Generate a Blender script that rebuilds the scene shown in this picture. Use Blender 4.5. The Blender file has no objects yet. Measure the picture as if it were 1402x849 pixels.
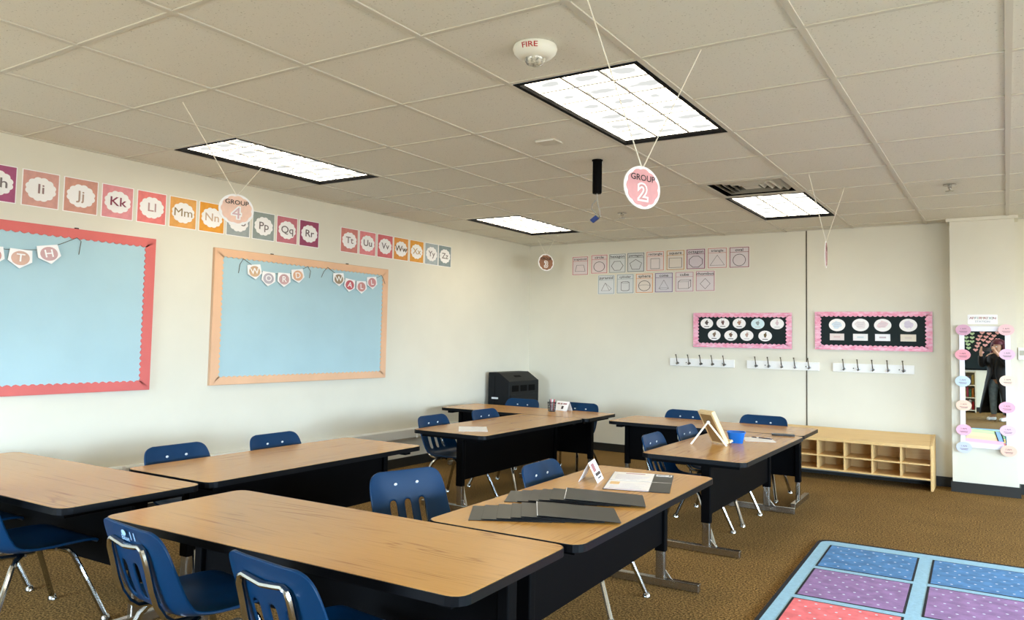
import bpy, bmesh, math, random
from mathutils import Matrix, Vector, Euler
random.seed(7)
PI = math.pi
C = bpy.context.scene.collection

# ------------------------------------------------------------------ camera, light, exposure
S = 1.1155            # plan proportion of the room (metres of plan per survey metre)
SZ = 0.9049           # height proportion of the room
def W(x, y, z): return Vector((x * S, y * S, z * SZ))

cam_data = bpy.data.cameras.new('camera')
cam = bpy.data.objects.new('camera', cam_data)
C.objects.link(cam)
cam_data.sensor_fit = 'HORIZONTAL'
cam_data.sensor_width = 36.0
cam_data.lens = 1058.93 / 1402 * 36.0
cam_data.shift_x = (701 - 687.87) / 1402
cam_data.shift_y = (402.06 - 424.5) / 1402
cam_data.clip_start = 0.02
right = Vector((0.83834585, 0.54476997, 0.02004759))
down = Vector((-0.01509897, 0.05996547, -0.99808625))
fwd = Vector((-0.54492958, 0.83643877, 0.05849727))
rot = Matrix((right, -down, -fwd)).transposed()
CAM = (-0.02415, -0.95615, 1.49242)
cam.matrix_world = Matrix.Translation(W(*CAM)) @ rot.to_4x4()
bpy.context.scene.camera = cam

scene = bpy.context.scene
scene.view_settings.view_transform = 'Standard'
scene.view_settings.look = 'None'
scene.view_settings.gamma = 1.0
scene.view_settings.use_curve_mapping = False
scene.view_settings.exposure = 0.0
LAMP_STRENGTH = 5.2
SKY = (37.0, 50.0, 64.0)        # overcast sky through the windows
GROUND = (13.5, 13.8, 13.6)     # pale paving below the horizon
world = bpy.data.worlds.new('world')
scene.world = world
world.use_nodes = True
wn, wl = world.node_tree.nodes, world.node_tree.links
wtc = wn.new('ShaderNodeTexCoord'); wsx = wn.new('ShaderNodeSeparateXYZ'); wrp = wn.new('ShaderNodeValToRGB')
wl.new(wtc.outputs['Generated'], wsx.inputs[0]); wmr = wn.new('ShaderNodeMapRange')
wmr.inputs[1].default_value = -0.1; wmr.inputs[2].default_value = 0.1
wl.new(wsx.outputs['Z'], wmr.inputs[0]); wl.new(wmr.outputs[0], wrp.inputs[0])
wrp.color_ramp.elements[0].color = (*[v / 64 for v in GROUND], 1); wrp.color_ramp.elements[1].color = (*[v / 64 for v in SKY], 1)
wl.new(wrp.outputs[0], wn['Background'].inputs[0]); wn['Background'].inputs[1].default_value = 64.0

XL, XR, YF, YB, H = -4.7687, 4.6, -3.2, 6.9166, 2.86
T = 0.6096
WIN_Y = (-1.2, 1.6, 4.4)
WIN_X = (-3.2, 2.9)
def portal(loc, rot_e, sx, sy):
    l = bpy.data.lights.new('window_portal', 'AREA'); l.shape = 'RECTANGLE'; l.size = sx; l.size_y = sy
    l.cycles.is_portal = True
    o = bpy.data.objects.new('window_portal', l); C.objects.link(o); o.location = W(*loc); o.rotation_euler = rot_e
for wy in WIN_Y: portal((XR + 0.09, wy, 1.45), (0, PI / 2, 0), 1.4 * SZ, 2 * S)
for wx in WIN_X: portal((wx, YF - 0.09, 1.45), (PI / 2, 0, 0), 2 * S, 1.4 * SZ)

# ------------------------------------------------------------------ materials
def lin(c):
    r = []
    for v in c:
        v /= 255.0
        r.append(v / 12.92 if v <= 0.04045 else ((v + 0.055) / 1.055) ** 2.4)
    return (*r, 1.0)
_mc = {}
def mat(name, rgb, rough=0.6, metal=0.0, noise=0.0, scale=30.0, bump=0.0, spec=0.5, coat=0.0, stretch=None, rgb2=None, thr=None):
    if name in _mc: return _mc[name]
    m = bpy.data.materials.new(name); m.use_nodes = True
    nt = m.node_tree; b = nt.nodes['Principled BSDF']
    b.inputs['Roughness'].default_value = rough
    b.inputs['Metallic'].default_value = metal
    b.inputs['Specular IOR Level'].default_value = spec
    if coat: b.inputs['Coat Weight'].default_value = coat
    c1 = lin(rgb); b.inputs['Base Color'].default_value = c1
    if noise or bump or rgb2:
        tc = nt.nodes.new('ShaderNodeTexCoord'); mp = nt.nodes.new('ShaderNodeMapping')
        nt.links.new(tc.outputs['Object'], mp.inputs[0])
        if stretch: mp.inputs['Scale'].default_value = stretch
        n = nt.nodes.new('ShaderNodeTexNoise'); n.inputs['Scale'].default_value = scale
        n.inputs['Detail'].default_value = 4.0
        nt.links.new(mp.outputs[0], n.inputs['Vector'])
        r = nt.nodes.new('ShaderNodeValToRGB')
        c2 = lin(rgb2) if rgb2 else tuple(min(1, v * (1 - noise)) for v in c1[:3]) + (1,)
        c0 = c1 if rgb2 else tuple(min(1, v * (1 + noise * 0.5)) for v in c1[:3]) + (1,)
        lo, hi = thr or (0.35, 0.65)
        r.color_ramp.elements[0].position = lo; r.color_ramp.elements[0].color = c2
        r.color_ramp.elements[1].position = hi; r.color_ramp.elements[1].color = c0
        nt.links.new(n.outputs['Fac'], r.inputs[0]); nt.links.new(r.outputs[0], b.inputs['Base Color'])
        if bump:
            bp = nt.nodes.new('ShaderNodeBump'); bp.inputs['Strength'].default_value = bump; bp.inputs['Distance'].default_value = 0.01
            nt.links.new(n.outputs['Fac'], bp.inputs['Height']); nt.links.new(bp.outputs[0], b.inputs['Normal'])
    _mc[name] = m
    return m

def wood_mat(name, a, b_, c_, rough=0.38, sx=1.0, coat=0.0):
    if name in _mc: return _mc[name]
    m = bpy.data.materials.new(name); m.use_nodes = True
    nt = m.node_tree; N = nt.nodes; Lk = nt.links; bs = N['Principled BSDF']
    tc = N.new('ShaderNodeTexCoord'); mp = N.new('ShaderNodeMapping'); mp.inputs['Scale'].default_value = (0.5 * sx, 9, 9)
    oi = N.new('ShaderNodeObjectInfo'); ad = N.new('ShaderNodeVectorMath'); ad.operation = 'ADD'
    ml = N.new('ShaderNodeMath'); ml.operation = 'MULTIPLY'; ml.inputs[1].default_value = 37.0
    Lk.new(oi.outputs['Random'], ml.inputs[0]); Lk.new(tc.outputs['Object'], ad.inputs[0]); Lk.new(ml.outputs[0], ad.inputs[1])
    Lk.new(ad.outputs[0], mp.inputs[0])
    n1 = N.new('ShaderNodeTexNoise'); n1.inputs['Scale'].default_value = 0.9; n1.inputs['Detail'].default_value = 2; n1.inputs['Distortion'].default_value = 0.9
    Lk.new(mp.outputs[0], n1.inputs['Vector'])
    mu = N.new('ShaderNodeMath'); mu.operation = 'MULTIPLY'; mu.inputs[1].default_value = 16.0
    fr = N.new('ShaderNodeMath'); fr.operation = 'PINGPONG'; fr.inputs[1].default_value = 1.0
    Lk.new(n1.outputs['Fac'], mu.inputs[0]); Lk.new(mu.outputs[0], fr.inputs[0])
    mp2 = N.new('ShaderNodeMapping'); mp2.inputs['Scale'].default_value = (5 * sx, 150, 150); Lk.new(ad.outputs[0], mp2.inputs[0])
    n2 = N.new('ShaderNodeTexNoise'); n2.inputs['Scale'].default_value = 1.5; n2.inputs['Detail'].default_value = 3; Lk.new(mp2.outputs[0], n2.inputs['Vector'])
    mp3 = N.new('ShaderNodeMapping'); mp3.inputs['Scale'].default_value = (1.3 * sx, 5, 5); Lk.new(ad.outputs[0], mp3.inputs[0])
    n3 = N.new('ShaderNodeTexNoise'); n3.inputs['Scale'].default_value = 1.4; n3.inputs['Detail'].default_value = 3; Lk.new(mp3.outputs[0], n3.inputs['Vector'])
    r3 = N.new('ShaderNodeValToRGB'); r3.color_ramp.elements[0].position = 0.46; r3.color_ramp.elements[0].color = (0, 0, 0, 1)
    r3.color_ramp.elements[1].position = 0.62; r3.color_ramp.elements[1].color = (1, 1, 1, 1); Lk.new(n3.outputs['Fac'], r3.inputs[0])
    r1 = N.new('ShaderNodeValToRGB'); e = r1.color_ramp.elements
    e[0].position = 0.0; e[0].color = (1, 1, 1, 1); e[1].position = 0.30; e[1].color = (0, 0, 0, 1)
    Lk.new(fr.outputs[0], r1.inputs[0])
    mm = N.new('ShaderNodeMath'); mm.operation = 'MULTIPLY'; Lk.new(r1.outputs[0], mm.inputs[0]); Lk.new(r3.outputs[0], mm.inputs[1])
    m0 = N.new('ShaderNodeMixRGB'); m0.inputs['Color1'].default_value = lin(a); m0.inputs['Color2'].default_value = lin(b_); Lk.new(mm.outputs[0], m0.inputs['Fac'])
    mx = N.new('ShaderNodeMixRGB'); mx.blend_type = 'MIX'; mx.inputs['Color2'].default_value = lin(c_)
    r2 = N.new('ShaderNodeValToRGB'); r2.color_ramp.elements[0].position = 0.5; r2.color_ramp.elements[0].color = (0, 0, 0, 1)
    r2.color_ramp.elements[1].position = 0.8; r2.color_ramp.elements[1].color = (0.5, 0.5, 0.5, 1)
    Lk.new(n2.outputs['Fac'], r2.inputs[0]); Lk.new(r2.outputs[0], mx.inputs['Fac']); Lk.new(m0.outputs[0], mx.inputs['Color1'])
    Lk.new(mx.outputs[0], bs.inputs['Base Color'])
    bs.inputs['Roughness'].default_value = rough
    if coat: bs.inputs['Coat Weight'].default_value = coat
    _mc[name] = m
    return m

def carpet_mat():
    m = bpy.data.materials.new('brown_carpet'); m.use_nodes = True
    nt = m.node_tree; N = nt.nodes; Lk = nt.links; bs = N['Principled BSDF']
    tc = N.new('ShaderNodeTexCoord')
    n1 = N.new('ShaderNodeTexNoise'); n1.inputs['Scale'].default_value = 95; n1.inputs['Detail'].default_value = 5; n1.inputs['Roughness'].default_value = 0.75
    n2 = N.new('ShaderNodeTexNoise'); n2.inputs['Scale'].default_value = 2.2; n2.inputs['Detail'].default_value = 4
    for n in (n1, n2): Lk.new(tc.outputs['Object'], n.inputs['Vector'])
    r = N.new('ShaderNodeValToRGB'); e = r.color_ramp.elements
    e[0].position = 0.38; e[0].color = lin((46, 33, 17)); e[1].position = 0.62; e[1].color = lin((198, 158, 96))
    k = r.color_ramp.elements.new(0.5); k.color = lin((128, 98, 53))
    Lk.new(n1.outputs['Fac'], r.inputs[0])
    mx = N.new('ShaderNodeMixRGB'); mx.blend_type = 'MULTIPLY'; mx.inputs['Fac'].default_value = 0.35
    Lk.new(r.outputs[0], mx.inputs['Color1']); Lk.new(n2.outputs['Fac'], mx.inputs['Color2'])
    Lk.new(mx.outputs[0], bs.inputs['Base Color'])
    bs.inputs['Roughness'].default_value = 0.95; bs.inputs['Specular IOR Level'].default_value = 0.1
    bp = N.new('ShaderNodeBump'); bp.inputs['Strength'].default_value = 0.18; bp.inputs['Distance'].default_value = 0.004
    Lk.new(n1.outputs['Fac'], bp.inputs['Height']); Lk.new(bp.outputs[0], bs.inputs['Normal'])
    return m

def tile_mat():
    m = bpy.data.materials.new('ceiling_tile'); m.use_nodes = True
    nt = m.node_tree; N = nt.nodes; Lk = nt.links; bs = N['Principled BSDF']
    tc = N.new('ShaderNodeTexCoord')
    n1 = N.new('ShaderNodeTexNoise'); n1.inputs['Scale'].default_value = 110; n1.inputs['Detail'].default_value = 2
    Lk.new(tc.outputs['Object'], n1.inputs['Vector'])
    r = N.new('ShaderNodeValToRGB'); e = r.color_ramp.elements
    e[0].position = 0.26; e[0].color = lin((176, 170, 152)); e[1].position = 0.36; e[1].color = lin((222, 218, 204))
    Lk.new(n1.outputs['Fac'], r.inputs[0]); Lk.new(r.outputs[0], bs.inputs['Base Color'])
    bs.inputs['Roughness'].default_value = 0.95; bs.inputs['Specular IOR Level'].default_value = 0.1
    bp = N.new('ShaderNodeBump'); bp.inputs['Strength'].default_value = 0.2; bp.inputs['Distance'].default_value = 0.003
    Lk.new(n1.outputs['Fac'], bp.inputs['Height']); Lk.new(bp.outputs[0], bs.inputs['Normal'])
    return m

def lens_mat():
    m = bpy.data.materials.new('lamp_diffuser'); m.use_nodes = True
    nt = m.node_tree; N = nt.nodes; Lk = nt.links
    for n in list(N): N.remove(n)
    out = N.new('ShaderNodeOutputMaterial'); em = N.new('ShaderNodeEmission')
    tc = N.new('ShaderNodeTexCoord'); sx = N.new('ShaderNodeSeparateXYZ'); Lk.new(tc.outputs['Object'], sx.inputs[0])
    n1 = N.new('ShaderNodeTexNoise'); n1.inputs['Scale'].default_value = 9.0; Lk.new(tc.outputs['Object'], n1.inputs['Vector'])
    def mth(op, a, b=None):
        q = N.new('ShaderNodeMath'); q.operation = op
        for k, v in enumerate((a, b)):
            if v is None: continue
            if isinstance(v, (int, float)): q.inputs[k].default_value = v
            else: Lk.new(v, q.inputs[k])
        return q.outputs[0]
    cell = (0.6096 - 0.068) / 3 * S
    fx = mth('SUBTRACT', mth('FRACT', mth('DIVIDE', mth('SUBTRACT', sx.outputs['X'], 0.034 * S), cell)), 0.5)
    fy = mth('SUBTRACT', mth('FRACT', mth('DIVIDE', mth('SUBTRACT', sx.outputs['Y'], 0.034 * S), cell * (2 * 0.6096 - 0.068) / (2 * (0.6096 - 0.068)))), 0.62)
    d = mth('SQRT', mth('ADD', mth('MULTIPLY', mth('MULTIPLY', fx, fx), 0.7), mth('MULTIPLY', mth('MULTIPLY', fy, fy), 3.2)))
    d = mth('ADD', d, mth('MULTIPLY', mth('SUBTRACT', n1.outputs['Fac'], 0.5), 0.9))
    r = N.new('ShaderNodeMapRange'); r.interpolation_type = 'SMOOTHSTEP'; r.inputs[1].default_value = 0.16; r.inputs[2].default_value = 0.72
    r.inputs[3].default_value = 0.86; r.inputs[4].default_value = LAMP_STRENGTH * 2.0
    Lk.new(d, r.inputs[0]); Lk.new(r.outputs[0], em.inputs['Strength'])
    mc = N.new('ShaderNodeMixRGB'); mc.inputs['Color1'].default_value = (0.93, 0.94, 0.90, 1); mc.inputs['Color2'].default_value = (1.0, 0.90, 0.71, 1)
    r5 = N.new('ShaderNodeMapRange'); r5.inputs[1].default_value = 1.0; r5.inputs[2].default_value = 2.5; Lk.new(r.outputs[0], r5.inputs[0]); Lk.new(r5.outputs[0], mc.inputs['Fac']); Lk.new(mc.outputs[0], em.inputs['Color'])
    Lk.new(em.outputs[0], out.inputs['Surface'])
    return m

M_wall = mat('cream_paint', (222, 217, 199), 0.75, noise=0.02, scale=3)
M_ceil = tile_mat()
M_grid = mat('ceiling_grid_metal', (204, 198, 182), 0.6)
M_floor = carpet_mat()
M_base = mat('black_vinyl_base', (26, 25, 20), 0.55)
M_white = mat('white_paint', (240, 239, 234), 0.5)
M_race = mat('raceway_plastic', (216, 216, 208), 0.5)
M_black = mat('black_enamel', (3, 3, 4), 0.6, spec=0.06)
M_edge = mat('black_edge_band', (4, 6, 10), 0.4, spec=0.16)
M_chrome = mat('chrome', (168, 168, 166), 0.13, metal=1.0)
M_brush = mat('worn_chrome', (176, 172, 164), 0.25, metal=1.0)
M_navy = mat('navy_plastic', (2, 45, 78), 0.36, spec=0.2)
M_oak = wood_mat('oak_laminate', (200, 147, 76), (160, 108, 48), (172, 120, 58), rough=0.25)
M_birch = wood_mat('birch_ply', (228, 190, 128), (214, 172, 110), (205, 162, 102), rough=0.45, sx=0.7)
M_lens = lens_mat()
M_louver = mat('louver_white', (176, 176, 172), 0.6)
M_paper = mat('white_paper', (246, 243, 240), 0.7)
M_ink = mat('dark_ink', (66, 56, 54), 0.7)
M_blackink = mat('black_ink', (22, 20, 22), 0.7)
M_string = mat('white_string', (238, 232, 214), 0.8)
M_teal = mat('pale_blue_fabric', (172, 202, 208), 0.85, noise=0.03, scale=2.5, bump=0.5)
M_folder = mat('black_card_folder', (44, 43, 42), 0.34)
M_glass = None
_colm = {}
def cm(rgb, rough=0.7, noise=0.0, scale=14):
    k = (rgb, rough, noise)
    if k not in _colm: _colm[k] = mat('paper_%d_%d_%d_%d' % (*rgb, int(noise * 100)), rgb, rough, noise=noise, scale=scale)
    return _colm[k]

# ------------------------------------------------------------------ mesh helpers
_tc = {}
def text_geo(s, size, bold=0.011):
    if 'M' in s: bold = 0.0
    k = (s, size, bold)
    if k in _tc: return _tc[k]
    cu = bpy.data.curves.new('t', 'FONT'); cu.body = s; cu.size = size; cu.align_x = 'CENTER'; cu.align_y = 'CENTER'
    cu.resolution_u = 3; cu.offset = size * bold
    o = bpy.data.objects.new('t', cu); C.objects.link(o)
    dg = bpy.context.evaluated_depsgraph_get()
    me = bpy.data.meshes.new_from_object(o.evaluated_get(dg))
    vs = [v.co.copy() for v in me.vertices]; fs = [tuple(p.vertices) for p in me.polygons]
    bpy.data.objects.remove(o); bpy.data.curves.remove(cu); bpy.data.meshes.remove(me)
    _tc[k] = (vs, fs)
    return _tc[k]

class MB:
    def __init__(s): s.v = []; s.f = []; s.m = []
    def add(s, vs, fs, mi=0, M=None):
        o = len(s.v)
        for v in vs:
            v = Vector(v); s.v.append(M @ v if M else v)
        for f in fs: s.f.append([i + o for i in f]); s.m.append(mi)
        return s
    def box(s, c, d, mi=0, M=None):
        x, y, z = (q / 2 for q in d)
        vs = [(c[0] + a * x, c[1] + b * y, c[2] + e * z) for a in (-1, 1) for b in (-1, 1) for e in (-1, 1)]
        return s.add(vs, [(0, 1, 3, 2), (4, 6, 7, 5), (0, 4, 5, 1), (2, 3, 7, 6), (0, 2, 6, 4), (1, 5, 7, 3)], mi, M)
    def bb(s, a, b, mi=0, M=None):
        return s.box([(p + q) / 2 for p, q in zip(a, b)], [abs(q - p) for p, q in zip(a, b)], mi, M)
    def prism(s, poly, a, b, axis='z', mi=0, mi_side=None, M=None):
        # poly: 2D outline; axis z -> (x,y) extruded a..b in z; axis y -> (x,z) extruded a..b in y; axis x -> (y,z)
        n = len(poly)
        f = {'z': lambda p, h: (p[0], p[1], h), 'y': lambda p, h: (p[0], h, p[1]), 'x': lambda p, h: (h, p[0], p[1])}[axis]
        vs = [f(p, a) for p in poly] + [f(p, b) for p in poly]
        s.add(vs, [tuple(range(n)), tuple(range(2 * n - 1, n - 1, -1))], mi, M)
        o = len(s.v) - 2 * n
        for i in range(n):
            j = (i + 1) % n
            s.f.append([o + i, o + j, o + n + j, o + n + i]); s.m.append(mi if mi_side is None else mi_side)
        return s
    def ring(s, outer, inner, a, b, axis='y', mi=0):
        n = len(outer)
        f = {'z': lambda p, h: (p[0], p[1], h), 'y': lambda p, h: (p[0], h, p[1])}[axis]
        o = len(s.v)
        for P in (outer, inner):
            for h in (a, b):
                for p in P: s.v.append(Vector(f(p, h)))
        oa, ob, ia, ib = o, o + n, o + 2 * n, o + 3 * n
        for i in range(n):
            j = (i + 1) % n
            for q in ((oa + i, oa + j, ia + j, ia + i), (ob + i, ib + i, ib + j, ob + j), (oa + i, ob + i, ob + j, oa + j), (ia + i, ia + j, ib + j, ib + i)):
                s.f.append(list(q)); s.m.append(mi)
        return s
    def tube(s, path, r, n=8, mi=0, closed=False):
        P = [Vector(p) for p in path]; o = len(s.v); N = len(P)
        up = None
        for i, p in enumerate(P):
            t = (P[(i + 1) % N] - P[i - 1]) if closed else (P[min(i + 1, N - 1)] - P[max(i - 1, 0)])
            t.normalize()
            if up is None:
                up = Vector((0, 0, 1)) if abs(t.z) < 0.9 else Vector((1, 0, 0))
            a = t.cross(up)
            if a.length < 1e-4: a = t.orthogonal()
            a.normalize(); b = a.cross(t).normalized(); up = b
            rr = r[i] if isinstance(r, (list, tuple)) else r
            for k in range(n):
                an = 2 * PI * k / n
                s.v.append(p + (a * math.cos(an) + b * math.sin(an)) * rr)
        for i in range(N if closed else N - 1):
            q = (i + 1) % N
            for k in range(n):
                l = (k + 1) % n
                s.f.append([o + i * n + k, o + q * n + k, o + q * n + l, o + i * n + l]); s.m.append(mi)
        if not closed:
            s.f.append([o + k for k in range(n)]); s.m.append(mi)
            s.f.append([o + (N - 1) * n + k for k in range(n - 1, -1, -1)]); s.m.append(mi)
        return s
    def lathe(s, prof, c=(0, 0, 0), n=20, mi=0, M=None):
        vs = []; fs = []
        for r, z in prof:
            for k in range(n):
                a = 2 * PI * k / n; vs.append((c[0] + r * math.cos(a), c[1] + r * math.sin(a), c[2] + z))
        for i in range(len(prof) - 1):
            for k in range(n):
                l = (k + 1) % n; fs.append((i * n + k, i * n + l, (i + 1) * n + l, (i + 1) * n + k))
        fs.append(tuple(range(n - 1, -1, -1))); fs.append(tuple((len(prof) - 1) * n + k for k in range(n)))
        return s.add(vs, fs, mi, M)
    def text(s, st, size, x, z, y, mi=0, sx=1.0, rot=0.0, horiz=False):
        vs, fs = text_geo(st, size); o = len(s.v)
        cr, sr = math.cos(rot), math.sin(rot)
        for v in vs:
            a, b = v.x * sx, v.y
            a, b = a * cr - b * sr, a * sr + b * cr
            s.v.append(Vector((x + a, z + b, y)) if horiz else Vector((x + a, y, z + b)))
        for f in fs: s.f.append([i + o for i in f]); s.m.append(mi)
        return s
    def build(s, name, mats, parent=None, loc=None, rotz=0.0, smooth=False, bevel=0.0, fix=True):
        me = bpy.data.meshes.new(name)
        me.from_pydata([(v[0] * S, v[1] * S, v[2] * SZ) for v in s.v], [], s.f)
        if not isinstance(mats, (list, tuple)): mats = [mats]
        for m in mats: me.materials.append(m)
        for p, mi in zip(me.polygons, s.m): p.material_index = mi
        if fix:
            bm = bmesh.new(); bm.from_mesh(me); bmesh.ops.recalc_face_normals(bm, faces=bm.faces); bm.to_mesh(me); bm.free()
        if smooth:
            for p in me.polygons: p.use_smooth = True
            me.set_sharp_from_angle(angle=math.radians(smooth if smooth is not True else 40))
        me.update()
        o = bpy.data.objects.new(name, me); C.objects.link(o)
        if parent: o.parent = parent
        if loc is not None: o.location = W(*loc)
        o.rotation_euler = (0, 0, rotz)
        if bevel:
            b = o.modifiers.new('bevel', 'BEVEL'); b.width = bevel; b.segments = 2; b.limit_method = 'ANGLE'
        return o

def tag(o, label=None, cat=None, group=None, kind=None):
    if label: o['label'] = label
    if cat: o['category'] = cat
    if group: o['group'] = group
    if kind: o['kind'] = kind
    return o
def thing(name, label, cat, loc=(0, 0, 0), rotz=0.0, group=None):
    o = bpy.data.objects.new(name, None); C.objects.link(o); o.empty_display_size = 0.05
    o.location = W(*loc); o.rotation_euler = (0, 0, rotz)
    return tag(o, label, cat, group)
def struct(name, mb, m, **k): return tag(mb.build(name, m, **k), kind='structure')
def copy_tree(o, parent=None):
    c = o.copy(); C.objects.link(c)
    if parent: c.parent = parent
    for ch in list(o.children): copy_tree(ch, c)
    return c
def rect(x0, x1, y0, y1): return [(x0, y0), (x1, y0), (x1, y1), (x0, y1)]
def rrect(x0, x1, y0, y1, r, n=4):
    out = []
    for cx, cy, a0 in ((x1 - r, y0 + r, -90), (x1 - r, y1 - r, 0), (x0 + r, y1 - r, 90), (x0 + r, y0 + r, 180)):
        for k in range(n + 1):
            a = math.radians(a0 + 90 * k / n); out.append((cx + r * math.cos(a), cy + r * math.sin(a)))
    return out
def circ(cx, cz, r, n=28, rz=None): return [(cx + r * math.cos(2 * PI * k / n), cz + (rz or r) * math.sin(2 * PI * k / n)) for k in range(n)]
def scallop(cx, cz, r, lobes=12, amp=0.07, n=72):
    return [(cx + r * (1 - amp + amp * abs(math.sin(lobes * PI * k / n)) * 1.5) * math.cos(2 * PI * k / n), cz + r * (1 - amp + amp * abs(math.sin(lobes * PI * k / n)) * 1.5) * math.sin(2 * PI * k / n)) for k in range(n)]

# ------------------------------------------------------------------ room shell
struct('floor', MB().bb((XL - .1, YF - .1, -0.1), (XR + .1, YB + .1, 0)), M_floor)
struct('wall_left', MB().bb((XL - .1, YF - .1, 0), (XL, YB + .1, H + .1)), M_wall)
struct('wall_back', MB().bb((XL, YB, 0), (XR + .1, YB + .1, H + .1)), M_wall)
wz0, wz1 = 0.75, 2.15
wf = MB().bb((XL, YF - .1, 0), (XR + .1, YF, wz0)).bb((XL, YF - .1, wz1), (XR + .1, YF, H + .1))
xs_ = [XL] + [q for wx in WIN_X for q in (wx - 1, wx + 1)] + [XR + .1]
for a, b in zip(xs_[::2], xs_[1::2]): wf.bb((a, YF - .1, wz0), (b, YF, wz1))
struct('wall_front', wf, M_wall)
wr = MB().bb((XR, YF, 0), (XR + .1, YB, wz0)).bb((XR, YF, wz1), (XR + .1, YB, H + .1))
ys = [YF] + [q for wy in WIN_Y for q in (wy - 1, wy + 1)] + [YB]
for a, b in zip(ys[::2], ys[1::2]): wr.bb((XR, a, wz0), (XR + .1, b, wz1))
struct('wall_right', wr, M_wall)
M_pane = bpy.data.materials.new('window_glass'); M_pane.use_nodes = True
_n = M_pane.node_tree.nodes; _b = _n['Principled BSDF']; _n.remove(_b)
_t = _n.new('ShaderNodeBsdfTransparent'); _g = _n.new('ShaderNodeBsdfGlossy'); _m = _n.new('ShaderNodeMixShader')
_g.inputs['Roughness'].default_value = 0.02; _m.inputs[0].default_value = 0.06
_l = M_pane.node_tree.links; _l.new(_t.outputs[0], _m.inputs[1]); _l.new(_g.outputs[0], _m.inputs[2]); _l.new(_m.outputs[0], _n['Material Output'].inputs[0])
for n, (wx, wy, wr_) in enumerate([(XR + .01, y, 0) for y in WIN_Y] + [(x, YF - .01, -PI / 2) for x in WIN_X]):
    w = MB()
    for a, b in (((0, -1, wz0), (.06, 1, wz0 + .05)), ((0, -1, wz1 - .05), (.06, 1, wz1)), ((0, -1, wz0), (.06, -.95, wz1)), ((0, .95, wz0), (.06, 1, wz1)), ((0, -.025, wz0), (.06, .025, wz1))):
        w.bb(a, b)
    f = struct('window_%d' % (n + 1), w, M_white, loc=(wx, wy, 0), rotz=wr_)
    MB().bb((.025, -.95, wz0 + .05), (.032, .95, wz1 - .05)).build('window_pane', M_pane, f)

LIGHTS = [(-7, 3), (-3, 3), (-7, 8), (-3, 8), (1, 3), (1, 8), (-3, -2), (1, -2), (-7, -2), (5, 3), (5, 8)]
VENT = (-3, 7)
skip = {(i, j + k) for i, j in LIGHTS for k in (0, 1)} | {VENT}
cb = MB()
for i in range(-8, 8):
    for j in range(-6, 12):
        if (i, j) in skip: continue
        x0, x1, y0, y1 = max(i * T, XL), min((i + 1) * T, XR), max(j * T, YF), min((j + 1) * T, YB)
        if x1 - x0 > .01 and y1 - y0 > .01: cb.bb((x0, y0, H + .006), (x1, y1, H + .03))
struct('ceiling', cb, M_ceil)
gb = MB()
g = 0.012
for i in range(-7, 8): gb.bb((i * T - g, YF, H - .001), (i * T + g, YB, H + .012))
for j in range(-5, 12):
    for i in range(-8, 8):
        if (i, j - 1) in LIGHTS: continue
        a, b = max(i * T + g, XL), min((i + 1) * T - g, XR)
        gb.bb((a, j * T - g * .8, H), (b, j * T + g * .8, H + .012))
gb.bb((XL, YF, H - .001), (XL + .02, YB, H + .012)).bb((XL, YB - .02, H - .001), (XR, YB, H + .012))
struct('trim_1', gb, M_grid)
COL = (-0.42, 0.05, 6.70, YB)
struct('wall_column', MB().bb((COL[0], COL[2], 0), (COL[1], YB, H + .005)), M_wall)
struct('trim_2', MB().bb((COL[0] - .025, COL[2] - .025, H - .03), (COL[1] + .025, YB, H + .004)), M_wall)
bh = 0.105
struct('baseboard_back', MB().bb((XL + .014, YB - .012, 0), (COL[0], YB, bh)).bb((COL[1], YB - .012, 0), (XR, YB, bh)), M_base)
struct('baseboard_left', MB().bb((XL, YF, 0), (XL + .012, YB, bh)), M_base)
struct('baseboard_column', MB().bb((COL[0] - .012, COL[2] - .012, 0), (COL[1] + .012, COL[2], bh)).bb((COL[0] - .012, COL[2], 0), (COL[0], YB - .012, bh)).bb((COL[1], COL[2], 0), (COL[1] + .012, YB - .012, bh)), M_base)
struct('baseboard_right', MB().bb((XR - .012, YF, 0), (XR, YB - .012, bh)), M_base)
struct('baseboard_front', MB().bb((XL + .012, YF, 0), (XR - .012, YF + .012, bh)), M_base)
struct('trim_3', MB().bb((-1.642, YB - .004, bh), (-1.632, YB, H)), mat('seam_dark', (70, 64, 48), 0.8))
# cable raceway along the left wall
rw = MB().prism([(XL, .325), (XL + .045, .325), (XL + .05, .335), (XL + .05, .425), (XL + .04, .437), (XL, .437)], YF, YB - .02, 'y')
struct('trim_4', rw, M_race)
for k, y in enumerate((3.2, 4.82, 1.9)):
    rj = MB().bb((XL + .049, y - .012, .323), (XL + .053, y + .012, .439))
    struct('trim_%d' % (5 + k), rj, M_white)

def wall_item(): return None
LW, BW = PI / 2, 0.0     # rotation of things hung on the left wall and on the back wall

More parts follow.
